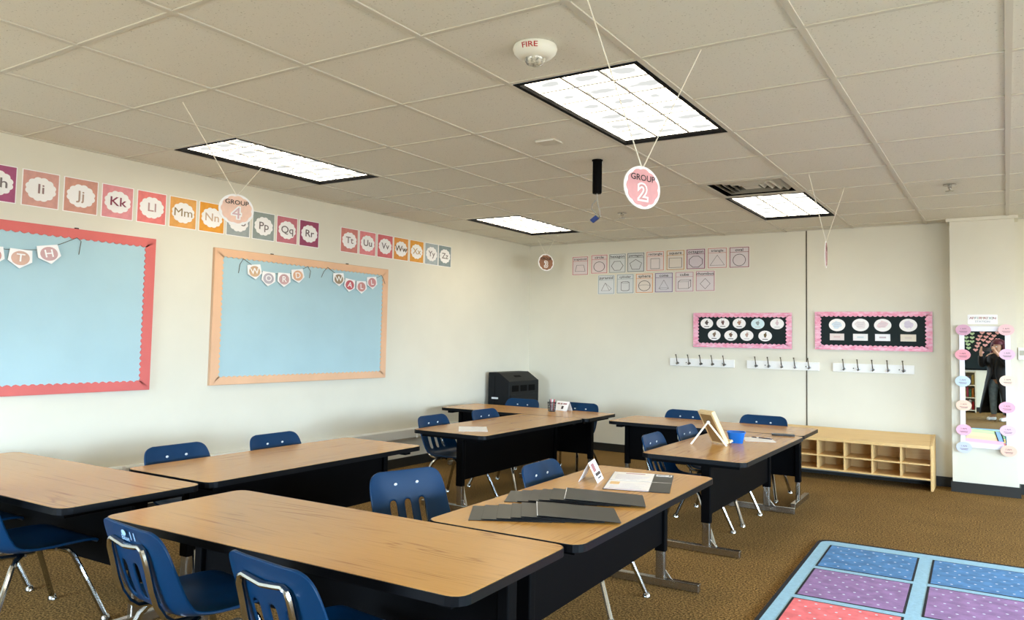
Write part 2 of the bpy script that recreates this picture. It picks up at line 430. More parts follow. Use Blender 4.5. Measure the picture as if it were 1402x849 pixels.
# ------------------------------------------------------------------ ceiling lights
def make_light():
    t = thing('ceiling_light', '', 'ceiling light')
    fr = MB().ring(rect(.014, T - .014, .014, 2 * T - .014), rect(.034, T - .034, .034, 2 * T - .034), -.002, .012, 'z')
    fr.ring(rect(.014, T - .014, .014, 2 * T - .014), rect(.02, T - .02, .02, 2 * T - .02), .012, .05, 'z')
    fr.build('frame', M_black, t)  # black colour paints the shadow gap around the fixture's perimeter
    MB().bb((.02, .02, .03), (T - .02, 2 * T - .02, .032)).build('diffuser', M_lens, t)
    lv = MB(); a, b = .034, T - .034; c, d = .034, 2 * T - .034
    for k in (1, 2): x = a + (b - a) * k / 3; lv.bb((x - .0055, c, .020), (x + .0055, d, .03))
    for k in range(1, 6): y = c + (d - c) * k / 6; lv.bb((a, y - .0055, .021), (b, y + .0055, .029))
    lv.build('louver', M_louver, t)
    MB().bb((.012, .012, .052), (T - .012, 2 * T - .012, .09)).build('housing', M_white, t)
    return t
LL = {(-7, 3): 'long fluorescent ceiling light nearest the left wall, above the alphabet cards',
      (-3, 3): 'largest fluorescent ceiling light in view, beside the fire alarm',
      (-7, 8): 'small far fluorescent ceiling light near the back left corner of the room',
      (-3, 8): 'far fluorescent ceiling light next to the square air vent',
      (1, 3): 'fluorescent ceiling light right of the frame, level with the fire alarm', (1, 8): 'fluorescent ceiling light right of the frame near the back wall',
      (-3, -2): 'fluorescent ceiling light behind the camera, second from the left wall', (1, -2): 'fluorescent ceiling light behind the camera over the person',
      (-7, -2): 'fluorescent ceiling light behind the camera by the left wall', (5, 3): 'fluorescent ceiling light by the middle window', (5, 8): 'fluorescent ceiling light by the far window'}
L0 = make_light()
for n, (i, j) in enumerate(LIGHTS):
    o = L0 if n == 0 else copy_tree(L0)
    o.location = W(i * T, j * T, H); tag(o, LL[(i, j)], 'ceiling light', 'fluorescent ceiling lights')

# air vent
vt = thing('air_vent', 'square louvred metal air vent beside the far right ceiling light', 'vent', (VENT[0] * T, VENT[1] * T, H))
M_vent = mat('vent_metal', (186, 178, 160), 0.45)
MB().ring(rect(.01, T - .01, .01, T - .01), rect(.05, T - .05, .05, T - .05), -.006, .004, 'z').build('frame', M_vent, vt)
sl = MB()
for k, q in enumerate((.07, .115, .16, .205)):
    o2, i2 = q, q + .03
    n = len(sl.v)
    ou, inn = rect(o2, T - o2, o2, T - o2), rect(i2, T - i2, i2, T - i2)
    vs = [(x, y, .05) for x, y in ou] + [(x, y, .004) for x, y in inn]
    sl.add(vs, [(a, (a + 1) % 4, 4 + (a + 1) % 4, 4 + a) for a in range(4)])
sl.bb((.25, .25, .004), (T - .25, T - .25, .01))
sl.build('slat', M_vent, vt)
MB().bb((.03, .03, .07), (T - .03, T - .03, .075)).ring(rect(.03, T - .03, .03, T - .03), rect(.034, T - .034, .034, T - .034), .004, .07, 'z').build('duct', M_black, vt)

# ------------------------------------------------------------------ fire alarm, sprinklers, hanging pole
fa = thing('fire_alarm', 'round white ceiling fire alarm strobe with red FIRE lettering', 'fire alarm', (-1.508, 1.515, H), math.radians(30))
fa.scale = (.87, .87, .95)
M_alarm = mat('alarm_plastic', (232, 230, 216), 0.35)
MB().lathe([(.093, 0.004), (.097, -.012), (.092, -.03), (.076, -.05), (.06, -.058), (.052, -.06)], n=36).build('housing', M_alarm, fa, smooth=50)
MB().lathe([(.046, -.058), (.044, -.07), (.036, -.084), (.02, -.092), (.004, -.094)], n=24).build('strobe_lens', mat('strobe_clear', (190, 186, 170), 0.08, spec=0.9, noise=.6, scale=60), fa, smooth=50)
tx = MB()
vs, fs = text_geo('FIRE', .042)
for v in vs:
    a = -PI / 2 + v.x / .098 - .25; zz = -.024 + v.y * .8
    r = .0985 - max(0, -(zz + .012)) * .35 + .001
    tx.v.append(Vector((r * math.cos(a), r * math.sin(a), zz)))
for f in fs: tx.f.append(list(f)); tx.m.append(0)
tx.build('lettering', mat('red_ink', (176, 40, 34), 0.6), fa)
def sprinkler(x, y, lab):
    t = thing('sprinkler', lab, 'sprinkler', (x, y, H))
    MB().lathe([(.04, .003), (.04, -.004), (.012, -.008), (.012, -.03), (.008, -.03)], n=16).build('escutcheon', M_brush, t)
    MB().lathe([(.006, -.03), (.006, -.05), (.028, -.052), (.028, -.055), (.004, -.055)], n=12).build('deflector', M_brush, t)
sprinkler(-2.80, 5.18, 'small metal sprinkler head in the ceiling behind the blue connector')
sprinkler(-0.33, 5.07, 'small metal sprinkler head in the ceiling at the right, near the column')
spk = thing('ceiling_speaker', 'small flat square plate in the ceiling tile left of the big light', 'plate', (-2.16, 2.77, H))
MB().bb((-.06, -.05, -.006), (.06, .05, .007)).build('plate', M_grid, spk)
MB().bb((-.055, -.053, -.008), (.055, -.05, -.004)).build('lip', M_white, spk)

pm = thing('projector_mount', 'short black projector mount pole hanging from the ceiling with loose cables', 'mount pole', (-2.118, 3.30, H))
MB().lathe([(.034, .003), (.034, -.004), (.029, -.006), (.029, -.245), (.026, -.255), (.02, -.255)], n=20).build('pole', M_black, pm, smooth=40)
MB().tube([(0, 0, -.25), (.0, 0, -.30), (-.03, 0, -.33), (-.035, 0, -.37), (-.005, .01, -.41), (.018, .01, -.425), (.02, 0, -.39), (.005, 0, -.33), (0, .005, -.28)], .0035, 6).build('cable', mat('grey_cable', (150, 148, 140), 0.5), pm, smooth=True)
MB().box((0, 0, 0), (.05, .018, .03), 0, Matrix.Translation((-.014, 0, -.448)) @ Euler((0, -0.7, 0)).to_matrix().to_4x4()).box((0, 0, 0), (.014, .012, .02), 1, Matrix.Translation((.012, 0, -.43)) @ Euler((0, -0.7, 0)).to_matrix().to_4x4()).build('connector', [mat('blue_vga', (20, 52, 120), 0.4), M_brush], pm)

# ------------------------------------------------------------------ hanging group signs
def group_sign(loc, ang, d, num, bg, numcol, tops, lab):
    # ang: direction of the sign's reading axis, measured from world +x
    t = thing('hanging_sign', lab, 'hanging sign', loc, ang, 'hanging group signs')
    r = d / 2
    MB().prism(circ(0, 0, r, 40), -.002, .002, 'y').build('disc', M_paper, t)
    MB().prism(scallop(0, 0, r * .87, 11, .05), -.0032, -.0022, 'y').build('scalloped_centre', cm(bg, noise=.08), t)
    w = MB(); w.text('GROUP', r * .40, 0, r * .44, -.0042); w.build('lettering', M_blackink, t)
    q = MB(); o_ = text_geo(num, r * 1.05, .075); k_ = text_geo(num, r * 1.05, .0)
    for (vs, fs), yy, mi in ((o_, -.0040, 0), (k_, -.0046, 1)):
        b_ = len(q.v); q.v += [Vector((v.x, yy, v.y - r * .26)) for v in vs]
        for f in fs: q.f.append([i + b_ for i in f]); q.m.append(mi)
    q.build('numeral', [M_paper, cm(numcol)], t)
    inv = Matrix.Rotation(-ang, 3, 'Z')
    for tp in tops:
        v = inv @ Vector((tp[0] - loc[0], tp[1] - loc[1], 0)); v.z = H - loc[2]
        MB().tube([(0, 0, r - .012), v], .0022, 5).build('string', M_string, t)
A = math.radians
group_sign((-3.475, 1.71, 2.311), A(90 - 8), .206, '4', (242, 202, 180), (214, 176, 176), [(-3.338, 1.27), (-3.681, 2.147)], 'peach GROUP 4 sign hanging on strings in front of the alphabet cards')
group_sign((-1.087, 1.56, 2.158), A(90 - 19), .186, '2', (218, 158, 160), (206, 150, 150), [(-1.135, 1.20), (-.976, 1.85)], 'pink GROUP 2 sign hanging on strings below the largest ceiling light')
group_sign((-4.311, 6.50, 2.553), A(90 - 18), .232, '3', (158, 112, 84), (190, 150, 130), [(-4.391, 6.46), (-4.229, 6.532)], 'small brown GROUP 3 sign hanging in the far corner')
group_sign((-1.031, 4.57, 2.246), A(97), .226, '1', (176, 120, 116), (190, 150, 150), [(-1.083, 4.294), (-.96, 4.855)], 'GROUP 1 sign hanging edge-on near the wall seam')

# ------------------------------------------------------------------ tables
TZ = 0.675
TL, TW = 1.555, 0.625
def make_table():
    t = thing('classroom_table', '', 'table')
    hx, hy = TL / 2, TW / 2
    MB().prism(rrect(-hx + .004, hx - .004, -hy + .004, hy - .004, .045), TZ - .03, TZ, 'z').build('tabletop', M_oak, t)
    MB().ring(rrect(-hx, hx, -hy, hy, .05), rrect(-hx + .0045, hx - .0045, -hy + .0045, hy - .0045, .045), TZ - .033, TZ - .0012, 'z').build('edge_banding', M_edge, t)
    MB().bb((-hx + .075, -.078, .262), (hx - .075, -.060, TZ - .03)).build('modesty_panel', M_black, t, bevel=.003)
    for s in (-1, 1):
        x = s * (hx - .085)
        MB().prism(rrect(x - .02, x + .02, -.094, -.038, .006, 2), .215, TZ - .03, 'z').build('leg', M_black, t)
        MB().bb((x - .024, -hy + .05, TZ - .062), (x + .024, hy - .05, TZ - .031)).build('bracket', M_black, t)
        lg = MB().prism(rrect(x - .016, x + .016, -.09, -.042, .006, 2), .045, .22, 'z')
        lg.build('leg_insert', M_brush, t)
        ft = MB().bb((x - .018, -.262, .002), (x + .018, .262, .052))
        ft.prism([(-.09, .05), (-.128, .05), (-.09, .105)], x - .004, x + .004, 'x')
        ft.build('foot', M_brush, t, bevel=.004)
    return t
tables = [  # x, y, rotation, label
    (-1.985, .965, 180 + 1.9, 'oak-topped black classroom table nearest the camera, front of the nearest group'),
    (-1.525, 2.085, 90 + 2.0, 'oak-topped classroom table carrying the two fans of black folders'),
    (-3.755, .885, 180 + 1.6, 'oak-topped classroom table cut off by the left edge of the photo'),
    (-3.325, 2.02, 90 + 1.4, 'oak-topped classroom table parallel to the left wall under the orange-bordered board'),
    (-3.335, 4.20, 90 + 1.2, 'oak-topped classroom table with one blank white sheet on its near end'),
    (-3.80, 5.295, 1.2, 'oak-topped classroom table in front of the black cart in the corner'),
    (-1.565, 4.205, 90 + .4, 'oak-topped classroom table with the wooden easel and the blue bowl'),
    (-2.055, 5.31, 1.0, 'oak-topped classroom table nearest the back wall under the coat hooks'),
]
T0 = make_table()
TOBJ = []
for n, (x, y, r, lab) in enumerate(tables):
    o = T0 if n == 0 else copy_tree(T0)
    o.location = W(x, y, 0); o.rotation_euler = (0, 0, A(r)); tag(o, lab, 'table', 'oak-topped classroom tables')
    TOBJ.append(o)

# ------------------------------------------------------------------ chairs
def chair_shell():
    # (y, z, half width, forward wrap at the sides)
    prof = [(.208, .392, .165, 0), (.203, .409, .185, 0), (.185, .418, .195, .002), (.14, .421, .203, .006), (.07, .416, .207, .012), (0, .409, .208, .018), (-.06, .405, .207, .024),
            (-.105, .408, .205, .03), (-.138, .418, .203, .034), (-.16, .436, .202, .036), (-.175, .46, .202, .036), (-.187, .49, .202, .034), (-.198, .525, .202, .031), (-.209, .565, .202, .028),
            (-.219, .605, .201, .025), (-.226, .635, .2, .022), (-.235, .675, .197, .018), (-.243, .71, .19, .014), (-.249, .735, .178, .010), (-.253, .75, .158, .006), (-.255, .757, .13, .003)]
    us = [-1, -.985, -.95, -.88, -.75, -.6, -.465, -.3, -.19, -.08, .08, .19, .3, .465, .6, .75, .88, .95, .985, 1]
    bm = bmesh.new(); G = []
    for k, (y, z, hw, wr) in enumerate(prof):
        a = prof[max(k - 1, 0)]; b = prof[min(k + 1, len(prof) - 1)]
        t = Vector((0, b[0] - a[0], b[1] - a[1])).normalized(); nrm = Vector((0, t.z, -t.y))   # towards the sitter
        if nrm.z < 0 and nrm.y < 0: nrm = -nrm
        if k < 9 and nrm.z < 0: nrm = -nrm
        if k >= 9 and nrm.y < 0: nrm = -nrm
        row = []
        for u in us:
            w = wr * max(0, (abs(u) - .45) / .55) ** 2
            p = Vector((u * hw, y, z)) + nrm * w
            row.append(bm.verts.new(p))
        G.append(row)
    for k in range(len(prof) - 1):
        for c in range(len(us) - 1):
            mid = (us[c] + us[c + 1]) / 2
            if 10 <= k <= 13 and (abs(mid) < .07 or .31 < abs(mid) < .46): continue
            bm.faces.new((G[k][c], G[k][c + 1], G[k + 1][c + 1], G[k + 1][c]))
    bmesh.ops.recalc_face_normals(bm, faces=bm.faces)
    for v in bm.verts: v.co = Vector((v.co.x * S, v.co.y * S, v.co.z * SZ))
    me = bpy.data.meshes.new('seat_shell'); bm.to_mesh(me); bm.free()
    me.materials.append(M_navy)
    for p in me.polygons: p.use_smooth = True
    o = bpy.data.objects.new('seat_shell', me); C.objects.link(o)
    m = o.modifiers.new('solid', 'SOLIDIFY'); m.thickness = .011; m.offset = 0
    m = o.modifiers.new('sub', 'SUBSURF'); m.levels = 1; m.render_levels = 2
    return o
def make_chair():
    t = thing('school_chair', '', 'chair')
    o = chair_shell(); o.parent = t
    r = .0115
    bf = [(.112, -.02, .391), (.112, -.10, .389), (.113, -.15, .394), (.114, -.178, .42), (.115, -.205, .47), (.115, -.222, .53), (.115, -.236, .60), (.114, -.248, .655), (.105, -.252, .682), (.088, -.253, .692), (.05, -.253, .686), (0, -.254, .680)]
    MB().tube(bf + [(-x, y, z) for x, y, z in reversed(bf[:-1])], r * .95, 8).build('back_frame', M_chrome, t, smooth=True)
    for sx in (-1, 1):
        for sy in (1, -1):
            MB().tube([(sx * .095, sy * .035, .388), (sx * .12, sy * .075, .386), (sx * .137, sy * .10, .374), (sx * .15, sy * .12, .345), (sx * .18, sy * .173, .19), (sx * .211, sy * .228, .022)], r, 8).lathe([(.013, .026), (.019, .012), (.02, .0), (.012, 0)], (sx * .213, sy * .231, 0), 10).build('leg', M_chrome, t, smooth=True)
    MB().bb((-.125, -.085, .379), (.125, -.055, .392)).bb((-.125, .055, .379), (.125, .085, .392)).build('seat_bracket', M_brush, t)
    rv = MB()
    for sx in (-1, 1):
        rv.lathe([(.008, 0), (.008, .003), (.004, .005)], n=10, M=Matrix.Translation((sx * .058, -.2305, .688)) @ Euler((-PI / 2 - .2, 0, 0)).to_matrix().to_4x4())
    rv.build('rivet', mat('rivet_metal', (232, 232, 230), 0.45, metal=0.3), t)
    return t
chairs = [  # x, y, facing angle (degrees, direction the sitter faces), label
    (-2.285, .705, 84, 'blue school chair marked 11 on its back, at the front of the nearest table'),
    (-1.655, .705, 84, 'blue school chair seen from behind at the bottom edge, right of the chair marked 11'),
    (-2.065, 1.70, -15, 'blue school chair standing in the corner where the two nearest tables meet'),
    (-1.70, 2.36, 2, 'blue school chair behind the fans of black folders'),
    (-3.43, .705, 90, 'blue school chair tucked under the table at the left edge, legs in view'),
    (-4.06, .705, 90, 'blue school chair mostly cut off at the left edge of the photo'),
    (-3.50, 1.60, 2, 'left one of the two blue school chairs along the left wall'),
    (-3.50, 2.26, 2, 'right one of the two blue school chairs along the left wall, under the orange-bordered board'),
    (-3.50, 3.80, 2, 'blue chair at the white sheet table, slotted back in view below the tabletop'),
    (-3.50, 4.50, 0, 'blue school chair at the white sheet table, in the inner corner near the black cart'),
    (-4.10, 5.48, -90, 'blue school chair in front of the black cart'),
    (-3.45, 5.48, -90, 'blue school chair beyond the pencil cup, right of the black cart'),
    (-1.73, 3.86, 2, 'nearer one of the two blue school chairs left of the easel table'),
    (-1.735, 4.50, 0, 'farther one of the two blue school chairs left of the easel table'),
    (-2.40, 5.48, -90, 'blue school chair against the back wall, left behind the easel'),
    (-1.735, 5.48, -90, 'blue school chair against the back wall, right of the easel'),
]
K0 = make_chair(); CH = []
for n, (x, y, a, lab) in enumerate(chairs):
    CH.append(K0 if n == 0 else copy_tree(K0))
for (x, y, a, lab), o in zip(chairs, CH):
    o.location = W(x, y, 0); o.rotation_euler = (0, 0, A(a - 90)); tag(o, lab, 'chair', 'blue school chairs')
mk = MB()
def on_back(px, pz):     # rear face of the backrest
    yy = -.2355 - (pz - .675) * .25 - .0105
    return yy
mk.v = []
def add_mark2(st, size, cx, cz):
    vs, fs = text_geo(st, size, .003); o = len(mk.v)
    for v in vs:
        z = cz + v.y; mk.v.append(Vector((cx + v.x, on_back(0, z), z)))
    for f in fs: mk.f.append([i + o for i in f]); mk.m.append(0)
add_mark2('Blue', .030, .0, .708); add_mark2('11', .046, .05, .722)
o = len(mk.v)
for k in range(16):
    a = 2 * PI * k / 16; z = .728 + .012 * math.sin(a); mk.v.append(Vector((-.006 + .014 * math.cos(a), on_back(0, z), z)))
mk.f.append(list(range(o, o + 16))); mk.m.append(0)
tag(mk.build('marking', mat('chair_marking', (150, 185, 215), 0.6), CH[0], fix=False), 'pale round sticker and handwritten Blue 11')

# ------------------------------------------------------------------ area rug
rg = thing('area_rug', 'blue bordered rug with dotted blue, purple and coral squares on the carpet', 'rug', (-1.0, 4.225, 0), A(1.7))
RW, RD = 2.75, 3.75
M_rb = mat('rug_light_blue', (156, 198, 220), 0.95, noise=.08, scale=60, bump=.3)
M_rk = mat('rug_black', (16, 18, 24), 0.9)
MB().prism(rrect(0, RW, -RD, 0, .07), 0, .010, 'z').build('field', M_rb, rg)
MB().ring(rrect(-.014, RW + .014, -RD - .014, .014, .08), rrect(.004, RW - .004, -RD + .004, -.004, .068), 0, .013, 'z').build('binding', M_rk, rg)
rugcol = [(84, 136, 190), (156, 122, 172), (252, 124, 128), (240, 205, 110), (120, 178, 120), (70, 122, 178)]
M_dot = mat('rug_dot', (214, 222, 236), 0.9)
for r_ in range(6):
    mq = mat('rug_square_%d' % r_, rugcol[r_], 0.95, noise=.22, scale=14, bump=.25)
    for c_ in range(5):
        x0 = .065 + c_ * .54; y1 = -.11 - r_ * .572; w_, d_ = .475, .52
        sq = MB().bb((x0, y1 - d_, .0102), (x0 + w_, y1, .0116)).bb((x0 + .011, y1 - d_ + .011, .0116), (x0 + w_ - .011, y1 - .011, .0124), 1)
        rr_ = random.Random(r_ * 7 + c_)
        for a in range(7):
            for b in range(7):
                px = x0 + .045 + a * .064 + (.032 if b % 2 else 0); py = y1 - .045 - b * .07
                if px > x0 + w_ - .03: continue
                px += rr_.uniform(-.006, .006); py += rr_.uniform(-.006, .006)
                sq.add([(px + .0068 * math.cos(k * PI / 3), py + .0068 * math.sin(k * PI / 3), .0130) for k in range(6)], [tuple(range(6))], 2)
        sq.build('dotted_square', [M_rk, mq, M_dot], rg)

# ------------------------------------------------------------------ alphabet cards on the left wall
ALPHA = [('H', .988, (168, 84, 122), 'magenta'), ('I', 1.226, (212, 158, 146), 'dusty pink'), ('J', 1.462, (208, 150, 132), 'dusty salmon'), ('K', 1.696, (228, 150, 154), 'rose pink'),
         ('L', 1.932, (236, 128, 124), 'coral'), ('M', 2.166, (232, 168, 88), 'light orange'), ('N', 2.397, (232, 158, 50), 'orange'), ('O', 2.625, (158, 166, 164), 'grey'),
         ('P', 2.857, (146, 156, 150), 'grey-green'), ('Q', 3.088, (198, 116, 126), 'dark rose'), ('R', 3.320, (156, 72, 102), 'plum'), ('T', 3.780, (206, 128, 118), 'terracotta pink'),
         ('U', 4.008, (226, 136, 138), 'rose'), ('V', 4.240, (210, 108, 112), 'red-pink'), ('W', 4.462, (222, 150, 72), 'pumpkin orange'), ('X', 4.692, (226, 158, 62), 'golden orange'),
         ('Y', 4.922, (166, 176, 178), 'pale grey'), ('Z', 5.138, (136, 150, 150), 'slate grey')]
lcol = {'I': (150, 120, 118), 'J': (180, 152, 136), 'K': (140, 62, 84), 'L': (186, 150, 148), 'M': (150, 126, 84), 'N': (204, 176, 150), 'T': (140, 120, 116), 'W': (96, 76, 50), 'R': (108, 92, 92), 'U': (110, 92, 92), 'X': (196, 160, 110)}
for L_, y, col, cname in ALPHA:
    w_, h_ = .212, .262
    low = L_.lower() if L_ != 'L' else 'l'
    t = thing('alphabet_card', '%s alphabet card with the letters %s%s on the left wall' % (cname, L_, low), 'alphabet card', (XL, y, 2.375), LW, 'alphabet cards')
    MB().bb((0, -.0012, 0), (w_, 0, h_)).build('card', M_paper, t)
    MB().bb((.006, -.0022, .006), (w_ - .006, -.0014, h_ - .006)).build('coloured_field', cm(col, noise=.10, scale=18), t)
    MB().prism(scallop(w_ / 2, h_ / 2, .086, 12, .06), -.0032, -.0024, 'y').build('scalloped_medallion', M_paper, t)
    q = MB(); q.text(L_ + low, .098, w_ / 2, h_ / 2, -.0042, 0); q.build('lettering', cm(lcol.get(L_, (122, 112, 110))), t)

# ------------------------------------------------------------------ bulletin boards
def scallop_ring(x0, x1, z0, z1, bw, wave, amp, step=.012):
    ou, inn = [], []
    def side(a, b, fx):
        n = int(abs(b - a) / step)
        for k in range(n): fx(a + (b - a) * k / n)
    cx = lambda x: min(max(x, x0 + bw), x1 - bw); cz = lambda z: min(max(z, z0 + bw), z1 - bw)
    def inset(v): return bw + amp * (abs(math.sin(PI * v / wave)) - .5)
    side(x0, x1, lambda x: (ou.append((x, z0)), inn.append((cx(x), z0 + inset(x)))))
    side(z0, z1, lambda z: (ou.append((x1, z)), inn.append((x1 - inset(z), cz(z)))))
    side(x1, x0, lambda x: (ou.append((x, z1)), inn.append((cx(x), z1 - inset(x)))))
    side(z1, z0, lambda z: (ou.append((x0, z)), inn.append((x0 + inset(z), cz(z)))))
    return ou, inn
def bulletin(y0, y1, z0, z1, col, lab, edge):
    t = thing('bulletin_board', lab, 'bulletin board', (XL, y0, z0), LW, 'pale blue bulletin boards')
    w_, h_ = y1 - y0, z1 - z0
    MB().bb((.004, -.018, .004), (w_ - .004, 0, h_ - .004)).build('backing', M_teal, t)
    ou, inn = scallop_ring(0, w_, 0, h_, .068, .046, .016)
    MB().ring(ou, inn, -.0235, -.0185, 'y').build('scalloped_border', cm(col, noise=.05, scale=5), t)
    fr = MB()
    fr.ring(rect(-.004, w_ + .004, -.004, h_ + .004), rect(.003, w_ - .003, .003, h_ - .003), -.018, -.0005, 'y')
    fr.build('frame', cm(edge), t)
    cl = MB()
    for q in (.28, .72): cl.box((w_ * q, -.012, h_ + .008), (.022, .012, .008))
    cl.build('hanger_clip', M_black, t)
    return t
bulletin(.21, 2.066, 1.028, 2.248, (214, 106, 100), 'pale blue bulletin board with coral scalloped border at the left edge', (206, 108, 106))
bulletin(2.528, 4.375, 1.038, 2.244, (230, 184, 146), 'pale blue bulletin board with orange-tan scalloped border and WORD WALL pennants', (196, 160, 128))
def banner(y0, pts, string, cols, letters, lab):
    t = thing('pennant_banner', lab, 'banner', (XL, y0, 2.0), LW, 'letter pennant banners')
    MB().tube([(y - y0, -.027, z - 2.0) for y, z in string], .0022, 5).build('cord', mat('cord_grey', (104, 92, 78), 0.8), t, smooth=True)
    for (y, z, tilt), c, l in zip(pts, cols, letters):
        M = Matrix.Translation((y - y0, 0, z - 2.0)) @ Matrix.Rotation(-tilt, 4, 'Y')
        poly = [(-.06, .062), (.06, .062), (.066, -.022), (.0, -.074), (-.066, -.022)]
        p = MB().prism(poly, -.031, -.029, 'y', M=M).build('pennant', M_paper, t)
        MB().prism(circ(0, .0, .050, 24), -.0322, -.0312, 'y', M=M).build('medallion', cm(c, noise=.08), p)
        q = MB(); q.text(l, .078, 0, 0, -.0330)
        q.v = [M @ v for v in q.v]; q.build('letter', M_paper, p)
banner(.93, [(.94, 2.055, .1), (1.078, 1.995, .06), (1.228, 1.993, -.04), (1.384, 2.043, .22)], [(.80, 2.15), (.88, 2.11), (1.0, 2.06), (1.15, 2.045), (1.29, 2.06), (1.33, 2.065), (1.45, 2.125), (1.545, 2.185), (1.57, 2.16), (1.56, 2.06)],
       [(180, 120, 130), (200, 150, 140), (214, 174, 154), (206, 166, 164)], 'MATH', 'letter pennant banner ending in T H on the left board')
banner(2.80, [(2.872, 2.070, .16), (3.004, 2.016, -.06), (3.156, 2.022, .02), (3.295, 2.072, .18)], [(2.73, 2.04), (2.74, 2.12), (2.768, 2.176), (2.85, 2.125), (2.94, 2.08), (3.07, 2.068), (3.22, 2.085), (3.36, 2.15), (3.40, 2.172), (3.43, 2.13), (3.42, 2.06)],
       [(206, 172, 136), (186, 178, 184), (204, 166, 164), (222, 172, 138)], 'WORD', 'letter pennant banner spelling WORD')
banner(3.70, [(3.745, 2.080, .1), (3.878, 2.030, -.12), (4.022, 2.022, .04), (4.155, 2.080, .14)], [(3.55, 2.08), (3.575, 2.14), (3.618, 2.190), (3.70, 2.14), (3.81, 2.09), (3.95, 2.07), (4.09, 2.085), (4.22, 2.14), (4.28, 2.17), (4.31, 2.13), (4.33, 2.08)],
       [(160, 138, 110), (196, 96, 102), (206, 146, 140), (204, 140, 140)], 'WALL', 'letter pennant banner spelling WALL')

# ------------------------------------------------------------------ shape cards on the back wall
def ngon(n, r, a0=90, sx=1, sz=1): return [(r * math.cos(A(a0 + 360 * k / n)) * sx, r * math.sin(A(a0 + 360 * k / n)) * sz) for k in range(n)]
SH = {'trapezoid': [(-.066, -.045), (.066, -.045), (.046, .045), (-.046, .045)], 'circle': circ(0, 0, .070), 'hexagon': ngon(6, .074, 0), 'pentagon': ngon(5, .076), 'rectangle': rect(-.052, .052, -.07, .07),
      'square': rect(-.072, .072, -.064, .064), 'octagon': ngon(8, .08, 22.5), 'triangle': [(-.078, -.06), (.078, -.06), (0, .075)], 'oval': circ(0, 0, .066, 28, .076), 'pyramid': [(-.062, -.05), (.04, -.05), (.066, -.02), (-.012, .06)],
      'cylinder': [(-.05, -.05), (-.03, -.062), (.03, -.062), (.05, -.05), (.05, .055), (.03, .066), (-.03, .066), (-.05, .055)], 'sphere': circ(0, 0, .07), 'cone': [(-.056, -.045), (-.03, -.06), (.03, -.06), (.056, -.045), (0, .072)],
      'cube': [(-.07, -.055), (.045, -.055), (.072, -.03), (.072, .06), (-.045, .06), (-.07, .035)], 'rhombus': [(0, -.07), (.055, 0), (0, .07), (-.055, 0)]}
XT = {'pyramid': [((-.012, .06), (.04, -.05))], 'sphere': [((-.068, 0), (-.03, .012)), ((-.03, .012), (.03, .012)), ((.03, .012), (.068, 0))], 'cube': [((-.07, .035), (.045, .035)), ((.045, .035), (.072, .06)), ((.045, .035), (.045, -.055))],
      'cylinder': [((-.05, .055), (-.03, .044)), ((-.03, .044), (.03, .044)), ((.03, .044), (.05, .055))], 'cone': [((-.056, -.045), (-.03, -.035)), ((-.03, -.035), (.03, -.035)), ((.03, -.035), (.056, -.045))]}
ROW1 = [('trapezoid', -4.197, (196, 126, 120), 2.415), ('circle', -3.957, (206, 130, 124), 2.428), ('hexagon', -3.735, (150, 158, 148), 2.430), ('pentagon', -3.515, (118, 126, 120), 2.434), ('rectangle', -3.290, (214, 150, 128), 2.440), ('square', -3.062, (196, 146, 76), 2.442), ('octagon', -2.840, (142, 76, 96), 2.446), ('triangle', -2.612, (204, 148, 132), 2.448), ('oval', -2.386, (160, 104, 104), 2.446)]
ROW2 = [('pyramid', -3.868, (168, 182, 186), 2.140), ('cylinder', -3.638, (156, 170, 170), 2.146), ('sphere', -3.412, (220, 160, 104), 2.148), ('cone', -3.190, (130, 112, 138), 2.150), ('cube', -2.962, (200, 156, 154), 2.154), ('rhombus', -2.738, (196, 146, 146), 2.158)]
for row, nm in ((ROW1, 'upper'), (ROW2, 'lower')):
    for s_, x, col, z in row:
        w_, h_ = .200, .258
        t = thing('shape_card', 'small poster titled %s in the %s row of shape cards on the back wall' % (s_, nm), 'shape card', (x, YB, z), BW, 'shape cards')
        MB().bb((-.004, -.0012, -.004), (w_ + .004, 0, h_ + .004)).build('card', M_paper, t)
        bd = MB().ring(rect(0, w_, 0, h_), rect(.009, w_ - .009, .009, h_ - .009), -.0022, -.0014, 'y').bb((.009, -.0022, h_ - .066), (w_ - .009, -.0014, h_ - .060))
        bd.build('border', cm(col), t)
        MB().bb((.009, -.0018, h_ - .060), (w_ - .009, -.0013, h_ - .009)).bb((.009, -.0018, .009), (w_ - .009, -.0013, h_ - .066)).build('tinted_ground', cm(tuple(int(v * .18 + 230 * .82) for v in col)), t)
        q = MB(); q.text(s_, .052 if len(s_) < 8 else .043, w_ / 2, h_ - .036, -.0028); q.build('title', M_blackink, t)
        P = [(a + w_ / 2, b + .094) for a, b in SH[s_]]; cxx = sum(p[0] for p in P) / len(P); czz = sum(p[1] for p in P) / len(P)
        rad = max(math.hypot(p[0] - cxx, p[1] - czz) for p in P); f = 1 - .0062 / rad
        g_ = MB().prism(P, -.0024, -.0020, 'y', 1).ring(P, [(cxx + (a - cxx) * f, czz + (b - czz) * f) for a, b in P], -.0034, -.0026, 'y')
        for a, b in XT.get(s_, []):
            d = Vector((b[0] - a[0], b[1] - a[1])).normalized() * .0016
            pa = (a[0] + w_ / 2, a[1] + .094); pb = (b[0] + w_ / 2, b[1] + .094)
            g_.prism([(pa[0] - d.y, pa[1] + d.x), (pa[0] + d.y, pa[1] - d.x), (pb[0] + d.y, pb[1] - d.x), (pb[0] - d.y, pb[1] + d.x)], -.0034, -.0026, 'y')
        g_.build('shape_drawing', [M_ink, cm(tuple(int(v * .18 + 232 * .82) for v in col))], t)

